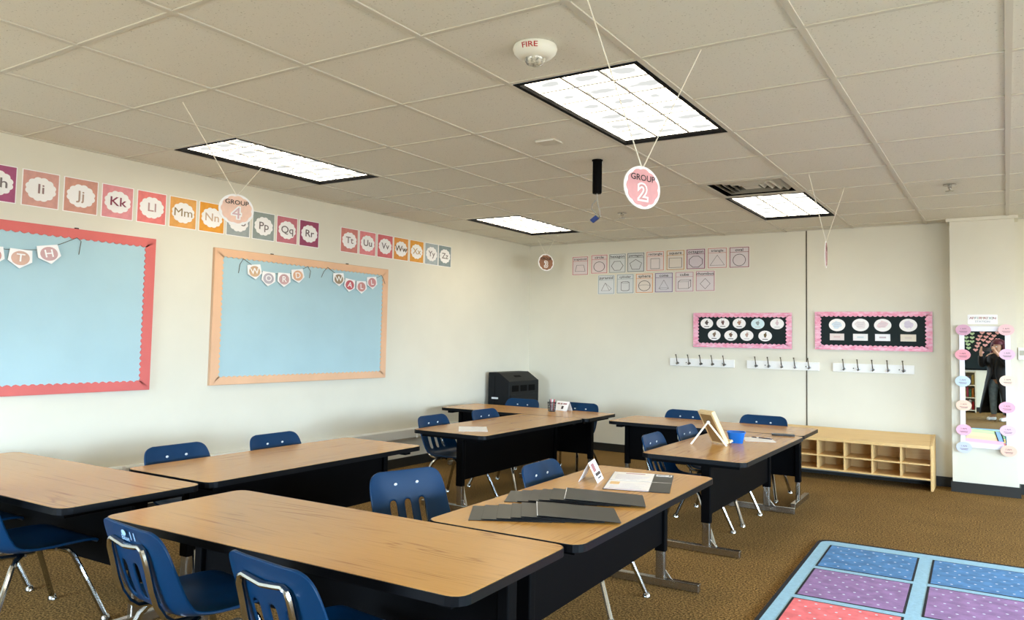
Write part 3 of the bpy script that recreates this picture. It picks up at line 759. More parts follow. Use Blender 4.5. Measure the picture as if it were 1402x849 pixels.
# ------------------------------------------------------------------ black display boards with pink foil borders
M_pink = mat('pink_foil', (238, 150, 176), 0.32, noise=.25, scale=22, bump=.9, rgb2=(250, 206, 224), thr=(.3, .6), stretch=(1, 1, 2.5))
M_bdb = mat('black_green_felt', (16, 30, 32), 0.9)
def black_board(x0, x1, z0, z1, lab):
    t = thing('display_board', lab, 'display board', (x0, YB, z0), BW, 'black boards with pink borders')
    w_, h_ = x1 - x0, z1 - z0
    MB().bb((.004, -.015, .004), (w_ - .004, 0, h_ - .004)).build('felt', M_bdb, t)
    ou, inn = scallop_ring(0, w_, 0, h_, .052, .042, .014, .007)
    MB().ring(ou, inn, -.022, -.0155, 'y').build('foil_border', M_pink, t)
    return t
black_board(-2.755, -1.770, 1.440, 1.876, 'black display board with pink border holding nine round cards, left of the wall seam')
black_board(-1.558, -.570, 1.445, 1.887, 'black display board with pink border holding four round cards, right of the wall seam')
def blob(cx, cz, r, seed):
    rr_ = random.Random(seed); n = 14
    return [(cx + r * rr_.uniform(.6, 1.1) * math.cos(2 * PI * k / n), cz + r * rr_.uniform(.6, 1.1) * math.sin(2 * PI * k / n)) for k in range(n)]
D1 = [(-2.614, 1.742), (-2.447, 1.745), (-2.281, 1.744), (-2.097, 1.741), (-1.910, 1.742), (-2.536, 1.593), (-2.366, 1.592), (-2.205, 1.595), (-2.025, 1.592)]
C1 = [(90, 76, 72), (110, 78, 70), (176, 132, 104), (150, 160, 160), (220, 196, 200), (132, 108, 86), (118, 90, 72), (180, 150, 140), (104, 88, 52)]
O1 = ['leftmost of the upper row', 'second of the upper row', 'third of the upper row', 'fourth of the upper row, pale blue', 'rightmost of the upper row, faint pink', 'leftmost of the lower row', 'second of the lower row', 'third of the lower row', 'rightmost of the lower row, olive hand']
for k, ((x, z), c, o1) in enumerate(zip(D1, C1, O1)):
    t = thing('round_card', 'white round hand-sign card, %s on the nine-card board' % o1, 'round card', (x, YB - .0152, z), BW, 'round hand-sign cards')
    MB().prism(circ(0, 0, .0655, 32), -.0022, 0, 'y').build('card', cm((214, 236, 240)) if k == 3 else M_paper, t)
    q = MB().prism(blob(0, .012, .021, k), -.0032, -.0024, 'y').prism(rect(-.008, .010, -.018, .01), -.0031, -.0024, 'y')
    rr_ = random.Random(k + 40)
    for m_ in range(rr_.randint(1, 3)):
        a = rr_.uniform(-.6, .9) + 1.2; q.prism([(-.004 + m_ * .009 - .008, .015), (.004 + m_ * .009 - .008, .015), (.004 + .028 * math.cos(a), .02 + .026 * math.sin(a)), (-.002 + .028 * math.cos(a), .02 + .026 * math.sin(a))], -.0030, -.0024, 'y')
    q.build('hand_drawing', cm(c), t)
    MB().prism(rect(-.026, .026, -.044, -.036), -.0032, -.0024, 'y').build('caption', M_ink if k not in (3, 4, 7) else cm((196, 190, 192)), t)
D2 = [(-1.361, 1.733), (-1.158, 1.735), (-.971, 1.733), (-.762, 1.735)]
C2 = [(214, 226, 234), (232, 222, 220), (236, 212, 214), (222, 212, 226)]
for k, ((x, z), c) in enumerate(zip(D2, C2)):
    nm = ['leftmost', 'second', 'third', 'rightmost'][k]
    t = thing('round_card', 'large white round card, %s on the four-card board' % nm, 'round card', (x, YB - .0152, z), BW, 'large round cards')
    MB().prism(circ(0, 0, .072, 36), -.0022, 0, 'y').build('card', M_paper, t)
    MB().prism(blob(0, .004, .05, k + 9), -.0030, -.0024, 'y').build('pale_drawing', cm(c), t)
    q = MB()
    for r_ in range(3): q.prism(rect(-.035 + .01 * (r_ % 2), .035 - .008 * r_, .022 - .02 * r_, .026 - .02 * r_), -.0038, -.0031, 'y')
    q.build('text_line', cm((190, 184, 190)), t)
    t = thing('name_card', 'small pale rectangular card under the %s round card on the four-card board' % nm, 'card', (x - .001, YB - .0152, 1.594), BW, 'rectangular name cards')
    MB().prism(rect(-.063, .063, -.039, .039), -.0022, 0, 'y').build('card', cm([(226, 214, 208), (236, 234, 232), (240, 240, 242), (224, 214, 196)][k]), t)
    MB().prism(rect(-.028, .028, -.008, .010), -.0032, -.0024, 'y').build('print', cm([(216, 190, 188), (206, 214, 218), (196, 178, 186), (214, 200, 190)][k]), t)

# ------------------------------------------------------------------ coat hook rails
def hook_rail(x0, x1, xs, lab):
    t = thing('coat_hook_rail', lab, 'coat hooks', (x0, YB, 1.192), BW, 'white coat hook rails')
    w_ = x1 - x0
    MB().bb((0, -.018, 0), (w_, 0, .098)).build('board', M_white, t, bevel=.003)
    sc = MB()
    for q in (.22, .78): sc.lathe([(.006, 0), (.005, .003)], n=8, M=Matrix.Translation((w_ * q + .03, -.018, .045)) @ Euler((PI / 2, 0, 0)).to_matrix().to_4x4())
    sc.build('screw', M_black, t)
    for x in xs:
        u = x - x0
        hk = MB().tube([(u, -.018, .036), (u, -.030, .040), (u - .001, -.040, .058), (u - .002, -.046, .085), (u - .003, -.052, .115), (u - .004, -.064, .140)], [.0055, .0055, .005, .0045, .0045, .005], 7)
        hk.lathe([(.001, -.007), (.007, -.004), (.008, 0), (.006, .005), (.001, .007)], (u - .004, -.066, .143), 8)
        hk.prism(circ(u, .036, .017, 12, .014), -.024, -.018, 'y')
        hk.tube([(u, -.022, .034), (u, -.044, .020), (u, -.056, .030)], [.006, .0055, .007], 7)
        hk.build('hook', M_hook, t, smooth=40)
M_hook = mat('dark_nickel', (120, 116, 112), 0.25, metal=1.0)
hook_rail(-3.010, -2.330, [-2.923, -2.797, -2.671, -2.549, -2.428], 'white rail with five metal coat hooks, leftmost on the back wall')
hook_rail(-2.205, -1.521, [-2.110, -1.988, -1.864, -1.740, -1.612], 'white rail with five metal coat hooks, crossing the wall seam')
hook_rail(-1.400, -.718, [-1.302, -1.179, -1.055, -.930, -.803], 'white rail with five metal coat hooks, rightmost, below the four-card board')

# ------------------------------------------------------------------ wall outlet, rail right of the column
t = thing('wall_outlet', 'white outlet plate on the raceway of the left wall beside a blue chair', 'outlet', (XL + .05, 4.90, .34), LW)
MB().bb((-.035, -.008, .0), (.075, 0, .09)).build('plate', M_white, t, bevel=.002)
MB().bb((0, -.012, .012), (.04, -.008, .036)).bb((0, -.012, .052), (.04, -.008, .076)).build('socket', M_race, t)
t = thing('whiteboard_tray', 'cream wall rail with a grey insert, at the right edge behind the column', 'rail', (.06, YB, 1.385), BW)
MB().bb((0, -.03, .01), (1.4, 0, .125)).bb((0, -.06, 0), (1.4, 0, .014)).build('rail', M_white, t, bevel=.003)
MB().bb((.01, -.034, .045), (.5, -.0295, .095)).build('insert', mat('grey_insert', (176, 172, 158), 0.6), t)

# ------------------------------------------------------------------ affirmation mirror on the column
M_mir = mat('mirror_silver', (232, 235, 232), 0.0, metal=1.0)
YC = COL[2]
mt = thing('wall_mirror', 'tall white-framed mirror on the column between two rows of affirmation discs', 'mirror', (-.176, YC - .010, .47), A(1.14))
fx0, fx1, fz1 = -.182, .182, 1.252
MB().ring(rect(fx0, fx1, 0, fz1), rect(fx0 + .038, fx1 - .038, .04, fz1 - .052), -.014, .0, 'y').build('frame', mat('mirror_frame_white', (236, 234, 242), 0.4), mt, bevel=.002)
MB().bb((fx0 + .03, -.008, .03), (fx1 - .03, -.003, fz1 - .03)).build('mirror_glass', M_mir, mt)
t = thing('affirmation_sign', 'small white sign reading AFFIRMATION STATION above the mirror', 'sign', (-.187, YC, 1.745), BW)
MB().prism(rrect(-.108, .108, 0, .10, .008), -.003, 0, 'y').build('panel', M_paper, t)
q = MB()
rain = [(176, 120, 122), (186, 150, 140), (150, 170, 176), (160, 180, 160), (190, 130, 130), (180, 150, 120)]
for k, ch in enumerate('AFFIRMATION'): q.text(ch, .034, -.084 + k * .0168, .062, -.0042, k % 6)
q.build('title', [cm(c) for c in rain], t)
q = MB(); q.text('STATION', .026, 0, .026, -.0042); q.build('subtitle', cm((170, 176, 182)), t)
DC = [(-.326, 1.682, (214, 164, 186), 'mauve pink', 'top left'), (-.332, 1.424, (240, 160, 172), 'salmon pink', 'second on the left'), (-.335, 1.150, (198, 214, 228), 'pale blue', 'third on the left'), (-.330, .900, (248, 204, 180), 'peach', 'fourth on the left'),
      (-.332, .648, (244, 180, 200), 'pink', 'fifth on the left'), (-.333, .470, (198, 204, 222), 'grey-lilac', 'lowest on the left'),
      (-.022, 1.686, (246, 200, 202), 'white and pink', 'top right'), (-.018, 1.438, (232, 196, 216), 'lilac and white', 'second on the right'), (-.018, 1.170, (248, 220, 198), 'cream', 'third on the right'), (-.025, .902, (244, 176, 196), 'rose pink', 'fourth on the right'),
      (-.022, .668, (234, 196, 214), 'pale lilac pink', 'fifth on the right'), (-.019, .468, (240, 196, 174), 'apricot', 'lowest on the right')]
for k, (x, z, c, cn, pos) in enumerate(DC):
    t = thing('affirmation_disc', '%s round I AM disc, %s of the mirror' % (cn, pos), 'disc', (x, YC - .038, z), BW, 'affirmation discs')
    MB().prism(circ(0, 0, .0565, 32), -.003, 0, 'y').build('disc', cm(c, .55), t)
    q = MB(); q.text('I AM', .022, 0, .012, -.0042)
    q.prism(rect(-.03, .03, -.016, -.012), -.0042, -.0034, 'y').prism(rect(-.022, .026, -.026, -.0225), -.0042, -.0034, 'y'); q.build('lettering', cm((112, 84, 92)), t)
    MB().prism(circ(0, 0, .007, 10), 0, .038, 'y').build('adhesive_tab', M_paper, t)
t = thing('pastel_strip_poster', 'stack of pastel green, yellow, peach, pink and lilac paper strips at the mirror foot', 'paper strips', (-.19, YC - .026, .482), BW)
for k, c in enumerate([(226, 214, 244), (250, 184, 206), (252, 206, 166), (248, 242, 170), (206, 226, 166)]):
    z = .018 + k * .033
    MB().prism([(-.135 + .004 * k, z), (.145 - .006 * k, z - .012), (.140 - .006 * k, z + .022), (-.132 + .004 * k, z + .034)], -.003 - .0008 * k, -.0004 * k, 'y').build('strip', cm(c), t)
MB().prism([(.105, .075), (.14, .07), (.118, .165), (.082, .172)], -.009, -.0075, 'y').build('blue_strip', cm((140, 178, 212)), t)
q = MB()
for a in (-.006, .033): q.prism([(.103 + a, .075), (.110 + a, .074), (.088 + a, .171), (.080 + a, .172)], -.0102, -.0092, 'y')
q.build('dark_edge', M_blackink, t)

# ------------------------------------------------------------------ cubby bench against the back wall
cb_ = thing('cubby_bench', 'low birch cubby shelf with two rows of compartments against the back wall', 'cubby shelf', (-1.94, 6.55, 0))
bw_, D = 1.385, .33
MB().prism([(0, .448), (D, .532), (D, .548), (0, .464)], .018, bw_ - .018, 'x').build('sloped_top', M_birch, cb_)
for s_ in (0, bw_ - .018):
    MB().prism([(0, 0), (D, 0), (D, .552), (-.004, .466)], s_, s_ + .018, 'x').build('side_panel', M_birch, cb_, bevel=.002)
MB().bb((.018, D - .012, .115), (bw_ - .018, D, .532)).build('back_panel', M_birch, cb_)
MB().bb((.018, 0, .112), (bw_ - .018, D - .012, .128)).build('bottom_shelf', M_birch, cb_)
MB().bb((.018, .002, .262), (bw_ - .018, D - .012, .276)).build('middle_shelf', M_birch, cb_)
MB().bb((.018, 0, .432), (bw_ - .018, .016, .448)).build('front_rail', M_birch, cb_)
for k in range(1, 6):
    x = .018 + (bw_ - .036) * k / 6
    MB().prism([(.004, .128), (D - .012, .128), (D - .012, .53), (.004, .447)], x - .006, x + .006, 'x').build('divider', M_birch, cb_)
MB().bb((.018, D - .03, .045), (bw_ - .018, D - .018, .112)).build('kick_board', mat('grey_kick', (150, 148, 142), 0.7), cb_)

# ------------------------------------------------------------------ black equipment cart in the corner
M_cart = mat('cart_black', (12, 15, 18), 0.5, spec=0.22)
ct = thing('equipment_cart', 'tall black sloped-top cabinet cart in the far left corner', 'cart', (-4.715, 6.0, 0))
cw, cd_ = .268, .62
MB().prism([(0, .05), (cw, .05), (cw, .935), (.13, 1.048), (0, 1.048)], 0, cd_, 'y').build('body', M_cart, ct, bevel=.008)
MB().bb((.085, -.002, .08), (.088, .001, 1.0)).build('side_seam', M_black, ct)
MB().bb((.05, -.006, .70), (.13, 0, .722)).build('handle', mat('label_white', (220, 224, 226), 0.5), ct)
for k in range(3): MB().bb((cw - .001, .06 + k * .17, .80), (cw + .003, .19 + k * .17, .88)).build('vent_panel', M_black, ct)
MB().bb((cw - .001, .03, .10), (cw + .004, cd_ - .03, .76)).build('door', M_cart, ct, bevel=.002)
MB().box((0, 0, 0), (.03, .12, .006), 0, Matrix.Translation((.195, cd_ * .45, .995)) @ Euler((0, .69, 0)).to_matrix().to_4x4()).build('top_slot', M_black, ct)
for x in (.04, cw - .04):
    for y in (.05, cd_ - .05): MB().lathe([(.025, -.012), (.025, .012)], n=14, M=Matrix.Translation((x, y, .027)) @ Euler((PI / 2, 0, 0)).to_matrix().to_4x4()).bb((x - .02, y - .02, .045), (x + .02, y + .02, .055)).build('caster', M_black, ct)

# ------------------------------------------------------------------ things on the tables
ordn = ['bottom', 'second from the bottom', 'third from the bottom', 'third from the top', 'second from the top', 'topmost']
def fan(fan_name, p0, ang, w_, d_, steps):
    # shingled: every folder rests its left end on the ones before it and its right end on the table
    for k, dd in enumerate(steps):
        x = p0[0] + dd * math.cos(ang); y = p0[1] + dd * math.sin(ang)
        t = thing('pocket_folder', 'black pocket folder, %s in the %s fan on the table' % (ordn[k], fan_name), 'folder', (x, y, TZ + .0005), ang, 'black folders, %s fan' % fan_name)
        h = .0058 * k
        M = Matrix.Translation((0, 0, h)) @ Euler((0, math.atan2(h - .0013 * k, w_), 0)).to_matrix().to_4x4()
        MB().bb((0, 0, 0), (w_, d_, .0008), M=M).bb((0, 0, .0008), (w_, .003, .0011), M=M).build('back_cover', M_black, t)
        MB().bb((0.0005, .001, .0011), (w_ - .0005, d_ - .001, .0019), M=M).build('front_cover', M_folder, t)
        if k == 5: MB().bb((-.0012, .0, .0002), (.0012, d_, .0022), M=M).build('paper_edge', M_paper, t)
fan('front', (-1.678, 1.384), A(31), .305, .245, (0, .047, .102, .155, .192, .252))
fan('rear', (-1.749, 1.735), A(25.7), .325, .235, (0, .052, .098, .140, .185, .245))
fo = thing('open_folder', 'open black folder holding two white worksheets beside the tent card', 'folder', (-1.55, 2.240, TZ), A(18.5))
MB().bb((0, 0, .0005), (.294, .238, .003)).bb((0, .242, .0005), (.294, .478, .003)).bb((0, .238, .0005), (.294, .242, .0018)).build('cover', M_folder, fo)
MB().bb((.205, .005, .0032), (.292, .236, .0042)).bb((.205, .244, .0032), (.292, .40, .0042)).build('pocket', M_folder, fo)
MB().bb((.203, .236, .0032), (.293, .243, .0038)).build('pocket_edge', M_paper, fo)
def sheet(name, lab, cat, loc, ang, w_, d_, lines, head=None, group=None):
    t = thing(name, lab, cat, loc, ang, group)
    MB().bb((0, 0, 0), (w_, d_, .0012)).build('sheet', M_paper, t)
    if head: MB().bb((w_ * .3, d_ * .8, .0014), (w_ * .78, d_ * .88, .0018)).build('heading', cm(head), t)
    if lines:
        q = MB(); rr_ = random.Random(int(w_ * 1000) + lines)
        for k in range(lines): q.bb((w_ * .1, d_ * (.1 + .62 * k / lines), .0014), (w_ * rr_.uniform(.6, .92), d_ * (.1 + .62 * k / lines) + .004, .0018))
        q.build('print', cm((196, 190, 198)), t)
    return t
ca, sa = math.cos(A(18.5)), math.sin(A(18.5))
def FL(u, v): return (-1.55 + u * ca - v * sa, 2.240 + u * sa + v * ca)
s1 = sheet('worksheet', 'white worksheet with a pink heading in the far half of the open folder', 'paper', (*FL(.004, .246), TZ + .0032), A(18.5), .198, .226, 8, (188, 140, 148))
s2 = sheet('worksheet', 'white worksheet with an orange corner in the near half of the open folder', 'paper', (*FL(.004, .004), TZ + .0032), A(18.5), .198, .230, 7)
MB().bb((.012, .12, .0014), (.055, .19, .0019)).build('orange_block', cm((232, 196, 140)), s2)
MB().bb((.0, .0, .0013), (.198, .012, .0017)).build('coloured_strip', cm((206, 170, 170)), s2)
t = thing('business_card', 'small white printed card at the far right of the open folder', 'card', (*FL(.212, .415), TZ + .0032), A(18.5))
MB().bb((0, 0, 0), (.076, .045, .001)).build('card', M_paper, t)
q = MB().bb((.006, .008, .0012), (.045, .014, .0015)).bb((.006, .022, .0012), (.055, .028, .0015)).bb((.06, .008, .0012), (.07, .036, .0015)); q.build('print', M_ink, t)

def tent(lab, loc, ang, ln, wd, ht, prints):
    t = thing('tent_card', lab, 'tent card', loc, ang, 'white tent cards')
    # ridge along local y, printed face towards +x
    for s_ in (-1, 1):
        MB().prism([(s_ * wd / 2, 0), (s_ * wd / 2 - s_ * .0012, 0), (-s_ * .0, ht - .001), (0, ht)], 0, ln, 'y').build('flap', M_paper, t)
    q = MB(); q2 = MB()
    sl_ = Vector((wd / 2, 0, -ht)).normalized(); nn = Vector((ht, 0, wd / 2)).normalized()
    def face(u, v, o): # u along ridge 0..1, v down the slope 0..1
        L = math.hypot(wd / 2, ht)
        p = Vector((0, 0, ht)) + sl_ * (v * L) + nn * o; p.y = u * ln; return p
    def quad(mb, u0, u1, v0, v1, o): mb.add([face(u0, v0, o), face(u1, v0, o), face(u1, v1, o), face(u0, v1, o)], [(0, 1, 2, 3)])
    for u0, u1, v0, v1 in prints[0]: quad(q, u0, u1, v0, v1, .001)
    for u0, u1, v0, v1 in prints[1]: quad(q2, u0, u1, v0, v1, .0014)
    q.build('print', cm((166, 112, 112)), t); q2.build('caption', M_ink, t)
tent('folded white tent card standing by the open folder', (-1.672, 2.338, TZ + .0005), A(15), .150, .092, .112, ([(.15, .55, .12, .5)], [(.2, .9, .58, .72), (.3, .8, .8, .86)]))
tent('folded white tent card standing beside the pencil cup', (-3.62, 5.56, TZ + .0005), A(-100), .15, .09, .105, ([(.1, .3, .2, .34), (.36, .5, .2, .34), (.56, .85, .2, .34)], [(.5, .66, .5, .82)]))
sheet('paper_sheet', 'blank white sheet on the near end of the middle table', 'paper', (-3.305, 3.545, TZ + .0005), A(36), .208, .295, 0)
bpy.context.view_layer.update()

# pencil cup
cp = thing('pencil_cup', 'black wire mesh pencil cup with pens on the far table', 'pencil cup', (-3.575, 5.375, TZ + .0005))
M_mesh = mat('black_wire', (24, 24, 26), 0.45, metal=.4)
wm = MB()
for k in range(24):
    a = 2 * PI * k / 24; b = a + .5
    for d in (1, -1): wm.tube([(.033 * math.cos(a), .033 * math.sin(a), .003), (.0365 * math.cos(a + d * .25), .0365 * math.sin(a + d * .25), .052), (.040 * math.cos(a + d * .5), .040 * math.sin(a + d * .5), .102)], .0011, 4)
wm.build('mesh_wall', M_mesh, cp)
MB().tube(circ3 := [(.0405 * math.cos(2 * PI * k / 24), .0405 * math.sin(2 * PI * k / 24), .104) for k in range(24)], .0028, 6, closed=True).build('rim', M_mesh, cp)
MB().lathe([(.034, 0), (.034, .004)], n=24).build('base', M_mesh, cp)
for k, (a, tilt, c, lab) in enumerate([(.5, .20, (206, 60, 76), 'red pen in the mesh cup'), (2.4, .22, (226, 120, 140), 'pink pen in the mesh cup'), (4.0, .18, (70, 70, 76), 'dark pen in the mesh cup'), (5.3, .25, (220, 220, 224), 'white pen slanting across the mesh cup')]):
    t = thing('pen', lab, 'pen', (-3.575, 5.375, TZ + .006), a, 'pens in the cup')
    Mx = Matrix.Translation((.012, 0, 0)) @ Euler((0, tilt * .45, 0)).to_matrix().to_4x4()
    MB().lathe([(.002, 0.001), (.0045, .01), (.0045, .118)], n=8, M=Mx).build('barrel', cm(c, .4), t)
    MB().lathe([(.0055, .095), (.0055, .13), (.003, .134)], n=8, M=Mx).build('cap', cm(c, .4), t)

# easel
def obox(mb, o, u, v, w): mb.add([Vector(o) + Vector(u) * a + Vector(v) * b + Vector(w) * c for a in (0, 1) for b in (0, 1) for c in (0, 1)], [(0, 1, 3, 2), (4, 6, 7, 5), (0, 4, 5, 1), (2, 3, 7, 6), (0, 2, 6, 4), (1, 5, 7, 3)]); return mb
M_pine = wood_mat('pine', (232, 206, 156), (218, 190, 138), (206, 176, 124), rough=.55)
ea = thing('tabletop_easel', 'small pale wooden easel board leaning on two legs on the right table', 'easel', (-1.56, 4.10, TZ))
Wd = Vector((-.118, .074, 0)); Hh = Vector((-.056, -.128, .262)); Nn = Wd.cross(Hh).normalized()
if Nn.y < 0: Nn = -Nn
obox(MB(), (0, 0, .004), Wd, Hh, Nn * .03).build('board', M_pine, ea, bevel=.003)
q = MB(); obox(q, Vector((0, 0, .004)) + Wd * .12 + Hh * .06 - Nn * .0012, Wd * .76, Hh * .86, Nn * .003); q.build('back_panel', mat('easel_back_shade', (150, 116, 70), 0.7), ea)  # brown colour paints the shade on the back of the leaning board
obox(MB(), Vector((0, 0, .004)) - Wd * .05 + Nn * .03, Wd * 1.1, Hh * .05, Nn * .03).build('ledge', M_pine, ea)
ap = Hh * .72 + Wd * .42 - Nn * .014 + Vector((0, 0, .004))
for foot in ((-.194, -.116, .006), (.023, -.061, .006)):
    q = MB(); d = Vector(foot) - ap; sx_ = d.cross(Vector((0, 0, 1))).normalized()
    n2 = d.cross(sx_).normalized()
    obox(q, ap - sx_ * .007 - n2 * .005, d, sx_ * .014, n2 * .010); q.build('leg', mat('pale_leg', (240, 228, 200), 0.55), ea)
MB().lathe([(.011, -.012), (.011, .012)], n=10, M=Matrix.Translation(ap) @ Euler((PI / 2, 0, .5)).to_matrix().to_4x4()).build('hinge', M_brush, ea)

tb = thing('plastic_tub', 'small bright blue plastic tub behind the easel', 'tub', (-1.552, 4.30, TZ + .0005), A(15))
M_blue = mat('bright_blue_plastic', (10, 100, 186), 0.35)
o1 = rrect(-.042, .042, -.042, .042, .02); o2 = rrect(-.058, .058, -.058, .058, .026)
q = MB(); n = len(o1)
q.add([(x, y, 0) for x, y in o1] + [(x, y, .088) for x, y in o2] + [(x * .94, y * .94, .088) for x, y in o2] + [(x * .92, y * .92, .004) for x, y in o1],
      [tuple(range(n))] + [(k, (k + 1) % n, n + (k + 1) % n, n + k) for k in range(n)] + [(n + k, n + (k + 1) % n, 2 * n + (k + 1) % n, 2 * n + k) for k in range(n)] + [(2 * n + k, 2 * n + (k + 1) % n, 3 * n + (k + 1) % n, 3 * n + k) for k in range(n)] + [tuple(range(4 * n - 1, 3 * n - 1, -1))])
q.build('body', M_blue, tb, smooth=50)
MB().ring([(x * 1.06, y * 1.06) for x, y in o2], [(x * .95, y * .95) for x, y in o2], .084, .090, 'z').build('rim', M_blue, tb)
sheet('paper_sheet', 'white sheet of paper under the dark pen, right of the blue tub', 'paper', (-1.525, 4.425, TZ + .0005), A(22), .20, .235, 0)
t = thing('pen', 'dark pen with a white band lying on the paper near the blue tub', 'pen', (-1.545, 4.655, TZ + .0062), A(-10))
MB().tube([(0, 0, 0), (.004, 0, 0), (.035, 0, 0), (.14, 0, 0), (.15, 0, 0)], [.001, .0044, .0044, .0044, .002], 8).build('barrel', cm((30, 32, 50), .4), t)
MB().tube([(.036, 0, 0), (.052, 0, 0)], .0048, 8).build('band', M_paper, t)
t = thing('smartphone', 'black phone lying face up at the far end of the right table', 'phone', (-1.465, 4.885, TZ + .0005), A(14))
MB().prism(rrect(0, .158, 0, .076, .01), 0, .013, 'z').build('case', cm((26, 24, 24), .4), t)
MB().prism(rrect(.004, .154, .004, .072, .008), .0131, .0137, 'z').build('screen', cm((22, 22, 25), .3), t)

# ------------------------------------------------------------------ behind the camera: the photographer and the rear wall seen in the mirror
PA = math.atan2(.5459, .8379)
pr = (CAM[0] + .5459 * .38, CAM[1] - .8379 * .38)
pe = thing('person', 'person in a long black coat and jeans holding up a phone, reflected in the mirror', 'person', (pr[0], pr[1], 0), PA)
M_skin = mat('skin', (214, 166, 138), 0.55); M_coat = mat('black_coat', (14, 13, 16), 0.85); M_jean = mat('blue_jeans', (142, 166, 186), 0.85, noise=.2, scale=20)
M_hair = mat('maroon_hair', (92, 34, 52), 0.6)
def skinned(name, chains, m, parent, root=0, sub=2):
    bm = bmesh.new(); sk = bm.verts.layers.skin.verify(); idx = {}
    for ch in chains:
        prev = None
        for (key, p, r) in ch:
            if key in idx: v = idx[key]
            else:
                v = bm.verts.new((p[0] * S, p[1] * S, p[2] * SZ)); v[sk].radius = (r, r); idx[key] = v
                if len(idx) == 1: v[sk].use_root = True
            if prev is not None and bm.edges.get((prev, v)) is None: bm.edges.new((prev, v))
            prev = v
    me = bpy.data.meshes.new(name); bm.to_mesh(me); bm.free(); me.materials.append(m)
    o = bpy.data.objects.new(name, me); C.objects.link(o); o.parent = parent
    a = o.modifiers.new('skin', 'SKIN'); a.use_smooth_shade = True
    b = o.modifiers.new('sub', 'SUBSURF'); b.levels = sub; b.render_levels = sub
    return o
ch = [[('pelvis', (0, 0, .92), .125), ('waist', (0, .01, 1.06), .105), ('chest', (0, .0, 1.24), .12), ('ub', (0, 0, 1.34), .09), ('neck', (0, .01, 1.41), .048), ('jaw', (0, .035, 1.475), .062), ('head', (0, .02, 1.545), .085), ('crown', (0, .01, 1.61), .066)]]
for s_, n_ in ((-1, 'l'), (1, 'r')):
    ch.append([('ub', 0, 0), (n_ + 'sh', (s_ * .15, 0, 1.345), .055), (n_ + 'el', (s_ * .235, .10, 1.13), .042), (n_ + 'wr', (s_ * .135 + .03, .31, 1.40), .026), (n_ + 'palm', (s_ * .115 + .03, .345, 1.455), .030)])
    for f in range(4):
        px = s_ * .115 + .03
        ch.append([(n_ + 'palm', 0, 0), (n_ + 'f%da' % f, (px - s_ * .005, .350 - .004 * f, 1.482 + .014 * f), .0095), (n_ + 'f%db' % f, (px - s_ * .018, .364, 1.486 + .014 * f), .0085), (n_ + 'f%dc' % f, (px - s_ * .040, .365, 1.487 + .0135 * f), .0075)])
    ch.append([(n_ + 'palm', 0, 0), (n_ + 't1', (px - s_ * .020, .338, 1.445), .0105), (n_ + 't2', (px - s_ * .044, .344, 1.458), .009)])
    ch.append([('pelvis', 0, 0), (n_ + 'hip', (s_ * .085, 0, .84), .085), (n_ + 'kn', (s_ * .095, .015, .48), .055), (n_ + 'an', (s_ * .10, -.01, .09), .036), (n_ + 'toe', (s_ * .105, .12, .045), .032)])
skinned('body', ch, M_skin, pe)
for s_, n_ in ((-1, 'l'), (1, 'r')):
    skinned('jeans_leg', [[('a', (s_ * .07, 0, .92), .105), ('b', (s_ * .088, 0, .80), .098), ('c', (s_ * .095, .015, .48), .072), ('d', (s_ * .10, -.01, .11), .056)]], M_jean, pe)
    skinned('sneaker', [[('a', (s_ * .10, -.05, .045), .042), ('b', (s_ * .103, .05, .043), .044), ('c', (s_ * .107, .16, .036), .036)]], M_white, pe)
    skinned('coat_sleeve', [[('a', (s_ * .13, 0, 1.335), .075), ('b', (s_ * .238, .10, 1.125), .064), ('c', (s_ * .155 + .03, .285, 1.365), .046)]], M_coat, pe)
    MB().lathe([(.001, -.012), (.009, -.008), (.0125, 0), (.009, .008), (.001, .012)], (s_ * .032, .108, 1.535), 10).build('eye', M_white, pe, smooth=True)
    MB().lathe([(.001, -.03), (.012, -.02), (.016, 0), (.012, .022), (.001, .028)], (s_ * .094, .015, 1.53), 8).build('ear', M_skin, pe, smooth=True)
MB().prism([(-.012, 1.505), (.012, 1.505), (.004, 1.54), (-.004, 1.54)], .10, .125, 'y').build('nose', M_skin, pe, bevel=.004)
MB().prism(circ(0, 1.478, .024, 12, .007), .094, .104, 'y').build('mouth', mat('lips', (176, 96, 96), 0.5), pe)
# long open coat
cv = []; cf = []; NA = 28
lev = [(1.40, .075, .07, .5), (1.36, .16, .10, .35), (1.28, .19, .135, .15), (1.12, .175, .135, .10), (.98, .18, .145, .10), (.80, .21, .17, .34), (.55, .25, .20, .55), (.30, .29, .235, .66), (.14, .31, .25, .72)]
for z, rx, ry, gap in lev:
    for k in range(NA + 1):
        a = PI / 2 + gap + (2 * PI - 2 * gap) * k / NA
        cv.append((rx * math.cos(a), ry * math.sin(a) + .005, z))
for i in range(len(lev) - 1):
    for k in range(NA): b = i * (NA + 1) + k; cf.append((b, b + 1, b + NA + 2, b + NA + 1))
o = MB().add(cv, cf).build('coat', M_coat, pe, smooth=True); m_ = o.modifiers.new('s', 'SOLIDIFY'); m_.thickness = .01
# dark top under the coat
MB().lathe([(.115, .86), (.14, .95), (.125, 1.08), (.14, 1.22), (.13, 1.33), (.06, 1.40)], n=20).build('black_top', M_coat, pe, smooth=True)
